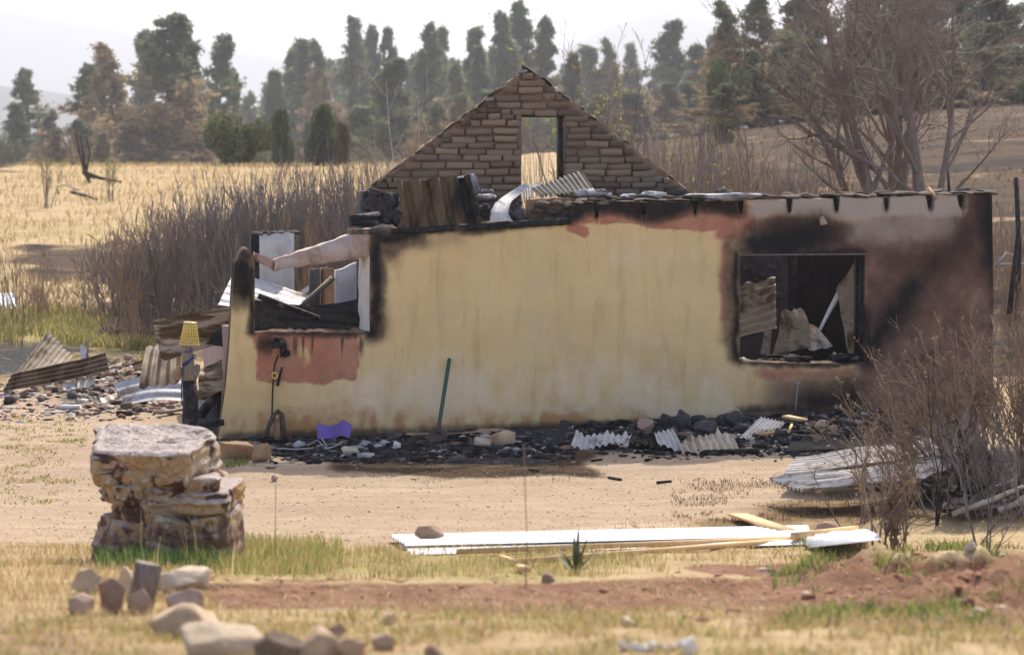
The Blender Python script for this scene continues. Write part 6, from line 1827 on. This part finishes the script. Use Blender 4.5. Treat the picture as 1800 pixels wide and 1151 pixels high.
sapling('small yellow-green bush at the foot of the tallest left pine', 196, 274, 105, 5, 30, 240, 15)
sapling('sapling with fresh yellow-green leaves right of the gable peak', 1000, 88, 52, 4, 70, 420, 3)
sapling('leggy sapling with a few green leaves over the gable slope', 1040, 110, 50, 4, 60, 220, 4)
sapling('tall bare slender stems rising right of the gable', 1085, 60, 54, 6, 80, 0, 5)
sapling('grey bare stems beside the tall slender ones', 1130, 110, 55, 5, 70, 60, 6)
sapling('bleached dead sapling above the right gable slope', 1168, 165, 49, 3, 70, 0, 7, True)
sapling('green-tinged sapling low behind the right gable slope', 1215, 215, 48, 4, 60, 160, 8)
sapling('bleached dead branches rising over the left gable slope', 745, 130, 45, 3, 90, 0, 9, True)
sapling('dark bare sapling in the thicket behind the right wall', 1330, 150, 56, 4, 60, 0, 10)
sapling('twiggy bare sapling left of the big bare tree', 1240, 160, 57, 5, 90, 40, 11)

# ---- brown brush heap at the right, in front of the wall corner
def leaning_bush(label, px, ybase, d, height, n, lean, seed, mat='twig_bush', leaf=600, spread=.5, cat='shrub'):
    r = np.random.default_rng(seed)
    X = (px - 900) / FPX * d; z = g1(X, d)
    p0 = np.stack([r.normal(0, spread * .5, n), r.normal(0, spread * .4, n), np.full(n, -.05)], 1)
    dd = np.stack([r.normal(lean, .22, n), r.normal(-.05, .2, n), np.ones(n)], 1)
    C = curves(p0, dd, height * r.uniform(.4, 1.1, n), 8, .085, .0, r); R = taper(.010 * r.uniform(.6, 1.4, n), 8, .25)
    A, AR = kids(C, R, 7, (.25, .95), (.2, .6), (.2, .5), 5, .08, .03, r, .3, .7)
    B, BR = kids(A, AR, 4, (.3, 1.0), (.2, .7), (.3, .6), 3, .1, .03, r, .5, .8)
    V, F = join_tubes([(C, np.maximum(R, .004), 5), (A, np.maximum(AR, .003), 3), (B, np.maximum(BR, .0022), 3)])
    root = empty('brush', (X, d, z)); mobj('stems', V, F, M[mat], root)
    if leaf:
        q, _ = along(B, leaf, r, .5, 1.02, .008); LV, LF = cards(q, .015, r, 2.2)
        mobj('foliage', LV, LF, M['dead_leaf'], root, False, {'h': np.full(len(LV), .5), 'rnd': np.repeat(r.random(len(q)), 4)}).color = (0, 0, 0, 1)
    return tag(root, label, cat)
leaning_bush('brown dry brush fanning left across the wall foot', 1660, 850, 29.3, 1.4, 38, -.62, 21, leaf=900)
leaning_bush('tallest dry brush at the right picture edge', 1770, 850, 29.0, 1.65, 40, -.32, 22, leaf=900)
leaning_bush('dry brush in front of the right corner of the wall', 1720, 830, 30.2, 1.45, 34, -.45, 23, leaf=800)
leaning_bush('dark tangled brush at the bottom of the heap', 1750, 890, 27.3, 1.0, 46, -.3, 24, 'twig_grey', 200)
leaning_bush('dry brush leaving the frame at the right', 1830, 850, 28.4, 1.8, 36, -.15, 25, leaf=800)
leaning_bush('sparse thin brush before the corrugated sheets', 1600, 860, 27.6, 1.1, 26, -.35, 26, leaf=450)
leaning_bush('upright dry weed clump growing by the right end of the white sheets', 1578, 990, 23.8, .8, 20, -.08, 27, leaf=300, spread=.16)
leaning_bush('two thin dry stalks rising from the green weeds at the right', 1742, 985, 22.5, 1.35, 5, -.02, 28, 'twig_grey', 20, .2)
leaning_bush('single dark stalk standing in front of the brush', 1652, 900, 27.0, 1.6, 3, -.02, 29, 'bark_dark', 0, .06)
# uprooted root plate of grey dead wood under the brush
r = np.random.default_rng(66)
gq = G(1700, 905)
root = empty('dead_root', gq)
p0 = np.zeros((26, 3)) + r.normal(0, .12, (26, 3)) + np.array([0, .2, .3]); dd = r.normal(0, 1, (26, 3)); dd[:, 1] -= .4; dd[:, 2] -= .1
C = curves(p0, dd, r.uniform(.4, 1.0, 26), 6, .25, -.06, r); C[..., 2] = np.maximum(C[..., 2], .02); R = taper(r.uniform(.02, .05, 26), 6, .3)
A, AR = kids(C, R, 3, (.3, 1), (.4, 1.1), (.3, .6), 4, .25, -.03, r); A[..., 2] = np.maximum(A[..., 2], .01)
V, F = join_tubes([(C, R, 7), (A, AR, 5)]); mobj('roots', V, F, M['bark_dark'], root, True)
for k in range(7):
    a = gq; q0 = np.array([r.uniform(-.9, .5), r.uniform(-.5, .1), .05 + r.uniform(0, .15)]); q1 = q0 + np.array([r.uniform(.3, .9), r.uniform(-.2, .3), r.uniform(-.02, .35)])
    m_ = MB(); m_.tube([q0, (q0 + q1) / 2 + r.normal(0, .04, 3), q1], [.03, .028, .018], 7); m_.obj('dead_limb', M['twig_pale'], root, True)
tag(root, 'tangle of dead grey roots and limbs under the brush heap', 'dead wood')

# ---- dead stumps and logs in the left field, posts at the right
def poles(name, label, segs, mat, cat, kid=0):
    m_ = MB()
    for pts, ra, rb in segs:
        m_.tube(pts, np.linspace(ra, rb, len(pts)), 7)
    return tag(m_.obj(name, M[mat], None, True, True), label, cat)
dd = float(G(150, 322)[1])
poles('dead_snag', 'splintered dead trunk with broken limbs standing in the left field', [([P(157, 322, dd), P(148, 285, dd), P(142, 238, dd)], .10, .03), ([P(152, 300, dd), P(158, 270, dd), P(152, 240, dd)], .06, .02), ([P(150, 310, dd), P(138, 262, dd), P(133, 232, dd)], .05, .02)], 'bark_dark', 'dead tree')
poles('dead_snag', 'leaning pale dead trunks left of the splintered one', [([P(130, 290, dd + 4), P(118, 258, dd + 4), P(104, 236, dd + 4)], .12, .05), ([P(128, 284, dd + 4), P(124, 255, dd + 4), P(113, 226, dd + 4)], .07, .03)], 'old_wood', 'dead tree')
poles('fallen_log', 'fallen dead log against the splintered trunk', [([P(145, 302, dd - 1), P(175, 313, dd - 1), P(214, 320, dd - 1)], .10, .05), ([P(150, 310, dd - 1), P(185, 314, dd - 1)], .06, .05)], 'bark_dark', 'log')
poles('fallen_log', 'short dark log lying in the left field', [([gp(126, 340, .05), gp(150, 347, .06), gp(170, 353, .05)], .07, .05)], 'bark_dark', 'log')
poles('fallen_log', 'curved dead branch arching in the dry grass of the left field', [([gp(103, 342), P(100, 330, G(103, 342)[1]), P(112, 325, G(103, 342)[1]), P(140, 335, G(103, 342)[1])], .03, .02)], 'old_wood', 'log')
poles('fence_post', 'leaning fence post beyond the right corner of the house', [([P(1788, 560, 44), P(1791, 430, 44), P(1786, 312, 44)], .05, .04)], 'bark_dark', 'fence post')
poles('fence_post', 'slanting dark post beside the right corner of the house', [([P(1774, 552, 42), P(1783, 470, 42), P(1792, 390, 42)], .045, .035)], 'bark_dark', 'fence post')
poles('fence_post', 'short fence post in the burned field right of the bare trees', [([P(1669, 345, 66), P(1666, 300, 66)], .04, .035)], 'bark_dark', 'fence post')
poles('fence_post', 'pale thin post behind the wall top left of the bare trees', [([P(1399, 345, 52), P(1398, 305, 52)], .03, .028)], 'twig_pale', 'fence post')
poles('bleached_branch', 'bleached branch lying beyond the right corner of the house', [([P(1748, 470, 46), P(1770, 445, 46), P(1790, 452, 46)], .03, .02), ([P(1750, 466, 46), P(1800, 464, 46)], .03, .02)], 'twig_pale', 'branch')

# ---- yucca and single stalks
g = gp(1012, 1008); r = np.random.default_rng(12)
root = empty('yucca', g); n = 34
a = r.uniform(0, 6.28, n); el = r.uniform(.25, 1.5, n)
for k in range(n):
    L = r.uniform(.16, .34) * (1.1 if el[k] > 1.1 else .9); w = .014
    dv = np.array([math.cos(a[k]) * math.cos(el[k]), math.sin(a[k]) * math.cos(el[k]), math.sin(el[k])]); sd = np.array([-math.sin(a[k]), math.cos(a[k]), 0])
    V = [-sd * w * .6, sd * w * .6, dv * L * .5 - sd * w, dv * L * .5 + sd * w, dv * L, dv * L * .5 + np.array([0, 0, .006])]
    o = mobj('leaf', np.array(V), [[0, 1, 5], [0, 5, 2], [1, 3, 5], [2, 5, 4], [5, 3, 4]], M['yucca'] if 'yucca' in M else M.setdefault('yucca', simple_mat('yucca_leaf', (.10, .13, .055), (.17, .18, .08), 5, .7, 0, 0)), root)
tag(root, 'small spiky yucca on the edge of the red soil', 'plant')
for lb, pts, d in (('thin tall grass stalk crossing the road in the middle', [(924, 1035), (926, 940), (923, 850), (921, 780)], 18.5), ('thin dry stalk right of the sandstone block', [(482, 1005), (484, 930), (485, 850)], 20)):
    m_ = MB(); q = G(pts[0][0], pts[0][1])[1]
    m_.tube([P(x, y, q) for x, y in pts], [.004, .0035, .003, .0025][:len(pts)], 5)
    tag(m_.obj('dry_stalk', M['twig_brown'], None, False, True), lb, 'stalk')

# ------------------------------------------------------------------ grass
def blades(name, label, pts, h, w, cols, seed, lean=.35, mat='blade'):
    r = np.random.default_rng(seed); N = len(pts)
    th = r.uniform(0, 6.283, N); s = np.stack([np.cos(th), np.sin(th), np.zeros(N)], 1)
    ln = np.stack([r.normal(0, lean, N), r.normal(0, lean, N), np.zeros(N)], 1)
    H = (h * r.uniform(.5, 1.25, N))[:, None]; W = (w * r.uniform(.6, 1.3, N))[:, None]
    up = np.array([[0, 0, 1.0]])
    b = pts - up * .01; m = pts + (up * .6 + ln * .35) * H; t = pts + (up * 1.0 + ln * 1.0) * H
    V = np.stack([b - s * W, b + s * W, m - s * W * .7, m + s * W * .7, t], 1).reshape(-1, 3)
    F = np.array([[0, 1, 3], [0, 3, 2], [2, 3, 4]])
    F = (F[None] + (np.arange(N) * 5)[:, None, None]).reshape(-1, 3)
    c = cols[r.integers(0, len(cols), N)] * r.uniform(.7, 1.25, (N, 1))
    o = mobj(name, V, F, M[mat], None, False, {'col': np.repeat(c, 5, 0)})
    return tag(o, label, 'grass', kind='stuff')
def clumped(pts, scale, thr, seed):
    n_ = fbm(pts * np.array([1, 1, 0]), scale * 1.7, 4, seed)
    return pts[np.random.default_rng(seed).random(len(pts)) < smooth(thr - .10, thr + .14, n_)]
def unburned(p):
    z_ = zones(p[:, 0], p[:, 1], p[:, 2]); return p[(z_[1] < .45) & (z_[4] < .5)]
STRAW = np.array([(.56, .42, .20), (.48, .34, .15), (.62, .50, .28), (.40, .27, .12)])
GREEN = np.array([(.24, .28, .07), (.34, .33, .10), (.46, .40, .15), (.20, .25, .06)])
DARKG = np.array([(.05, .11, .045), (.08, .15, .05), (.12, .19, .05)])
MIX = np.concatenate([STRAW, STRAW, GREEN])
r = np.random.default_rng(77)
p = clumped(ground_pts(26000, -60, 1860, 1078, 1185, 31), 2.2, .47, 3)
blades('dry_grass', 'blurred straw-coloured grass along the bottom of the picture', p, np.full(len(p), .055), .0036, MIX, 41, .7)
p = clumped(ground_pts(11000, 360, 1180, 966, 1014, 32), 2.0, .47, 4)
blades('meadow_grass', 'yellow-green grass strip in front of the white roofing sheets', p, np.full(len(p), .085), .0035, np.concatenate([GREEN, STRAW, STRAW]), 42, .3)
p = ground_pts(4500, 165, 420, 955, 1000, 33)
blades('green_grass', 'dark green grass tuft round the sandstone block', p, np.full(len(p), .17), .005, np.concatenate([DARKG, DARKG, GREEN[:2]]), 43, .35)
p = ground_pts(2600, 370, 600, 960, 1014, 34)
blades('green_grass', 'bright green grass right of the sandstone block', p, np.full(len(p), .14), .004, np.concatenate([GREEN, STRAW[:2]]), 44, .3)
p = clumped(ground_pts(11000, -80, 380, 965, 1085, 35), 2.0, .45, 5)
blades('dry_grass', 'straw-coloured grass round the foreground stones at the left', p, np.full(len(p), .08), .0036, np.concatenate([STRAW, STRAW, GREEN[2:3]]), 45, .4)
p = clumped(ground_pts(7000, 1080, 1600, 925, 1000, 36), 2.0, .48, 6)
blades('dry_grass', 'short pale grass behind and below the right end of the white sheets', p, np.full(len(p), .05), .0035, np.concatenate([STRAW, STRAW, GREEN[1:3]]), 46, .4)
p = clumped(ground_pts(15000, 1360, 1900, 955, 1105, 37), 1.5, .62, 7)
blades('green_weeds', 'bright green weeds growing on the red soil at the right', p, np.full(len(p), .085), .008, np.concatenate([GREEN[:2], GREEN[:2], DARKG[2:]]), 47, .6)
p = clumped(ground_pts(9000, 1180, 1660, 850, 935, 38), 1.6, .52, 8)
blades('burned_grass', 'short scorched grass between the road and the corrugated sheets', p, np.full(len(p), .035), .004, np.array([(.16, .10, .05), (.24, .15, .07), (.09, .06, .04), (.36, .25, .12)]), 48, .5)
p = clumped(ground_pts(7000, -60, 150, 735, 880, 39), 2.2, .57, 9)
blades('green_weeds', 'low green weeds on the bare ground at the left edge', p, np.full(len(p), .035), .008, np.concatenate([GREEN[:3], STRAW[:2]]), 49, 1.0)
p = clumped(ground_pts(1200, 370, 470, 800, 826, 40), 2.2, .58, 10)
blades('green_weeds', 'small green weeds in front of the sawn logs', p, np.full(len(p), .06), .006, GREEN, 50, .7)
p = unburned(clumped(ground_pts(16000, -60, 330, 545, 640, 51), .5, .40, 11))
blades('field_grass', 'green and straw grass behind the left debris', p, np.full(len(p), .22), .012, np.concatenate([GREEN, STRAW, GREEN]), 51, .4)
p = unburned(clumped(ground_pts(24000, -60, 760, 288, 545, 52), .35, .40, 12))
blades('field_grass', 'golden dry grass of the left field', p, np.full(len(p), .28), .02, np.concatenate([STRAW, STRAW, STRAW, GREEN[2:3]]), 52, .4)
p = clumped(ground_pts(16000, 1120, 1860, 190, 420, 53), .25, .52, 13)
blades('burned_grass', 'patchy scorched grass on the right hillside', p, np.full(len(p), .16), .014, np.array([(.14, .09, .05), (.20, .13, .065), (.08, .055, .035), (.34, .23, .11)]), 53, .4)
p = clumped(ground_pts(900, 640, 1010, 800, 850, 54), 1.8, .52, 14)
blades('burned_grass', 'sparse brown stubble in the shade before the house', p, np.full(len(p), .05), .004, np.array([(.22, .15, .07), (.14, .10, .05)]), 54, .6)
p = ground_pts(700, 190, 420, 955, 1010, 55)
blades('seed_stalks', 'tall straw seed stalks before the sandstone block', p[:60], np.full(60, .5), .004, STRAW, 55, .12)
# straw litter lying flat over the foreground and verge
p = clumped(ground_pts(9000, -60, 1860, 1010, 1185, 61), 1.5, .45, 15)
blades('straw_litter', 'bleached straw and dead stalks lying over the foreground soil', p + np.array([0, 0, .01]), np.full(len(p), .035), .003, np.concatenate([STRAW, np.array([(.30, .18, .10), (.66, .56, .38)])]), 61, 2.6)
p = clumped(ground_pts(3500, -60, 1600, 930, 1000, 62), 1.5, .5, 16)
blades('straw_litter', 'bleached straw along the edge of the dirt road', p + np.array([0, 0, .008]), np.full(len(p), .03), .003, STRAW, 62, 2.4)
# ------------------------------------------------------------------ haze
def build_haze():
    m = NT('haze_air')
    v = m.n('VolumePrincipled', {'Color': (.94, .96, .99, 1), 'Density': HAZE, 'Anisotropy': .25})
    o = m.t.nodes.new('ShaderNodeOutputMaterial'); m.t.links.new(v.outputs[0], o.inputs['Volume'])
    x0, x1, y0, y1, z0, z1 = -9600, 9600, -500, 10600, -12, 600
    V = [(x, y, z) for x in (x0, x1) for y in (y0, y1) for z in (z0, z1)]
    F = [(0, 1, 3, 2), (4, 6, 7, 5), (0, 4, 5, 1), (2, 3, 7, 6), (0, 2, 6, 4), (1, 5, 7, 3)]
    h = mobj('haze', V, [list(f) for f in F], m.m)
    tag(h, 'thin smoky haze hanging over the valley', 'haze', kind='stuff')
HAZE = 0.0003
build_haze()
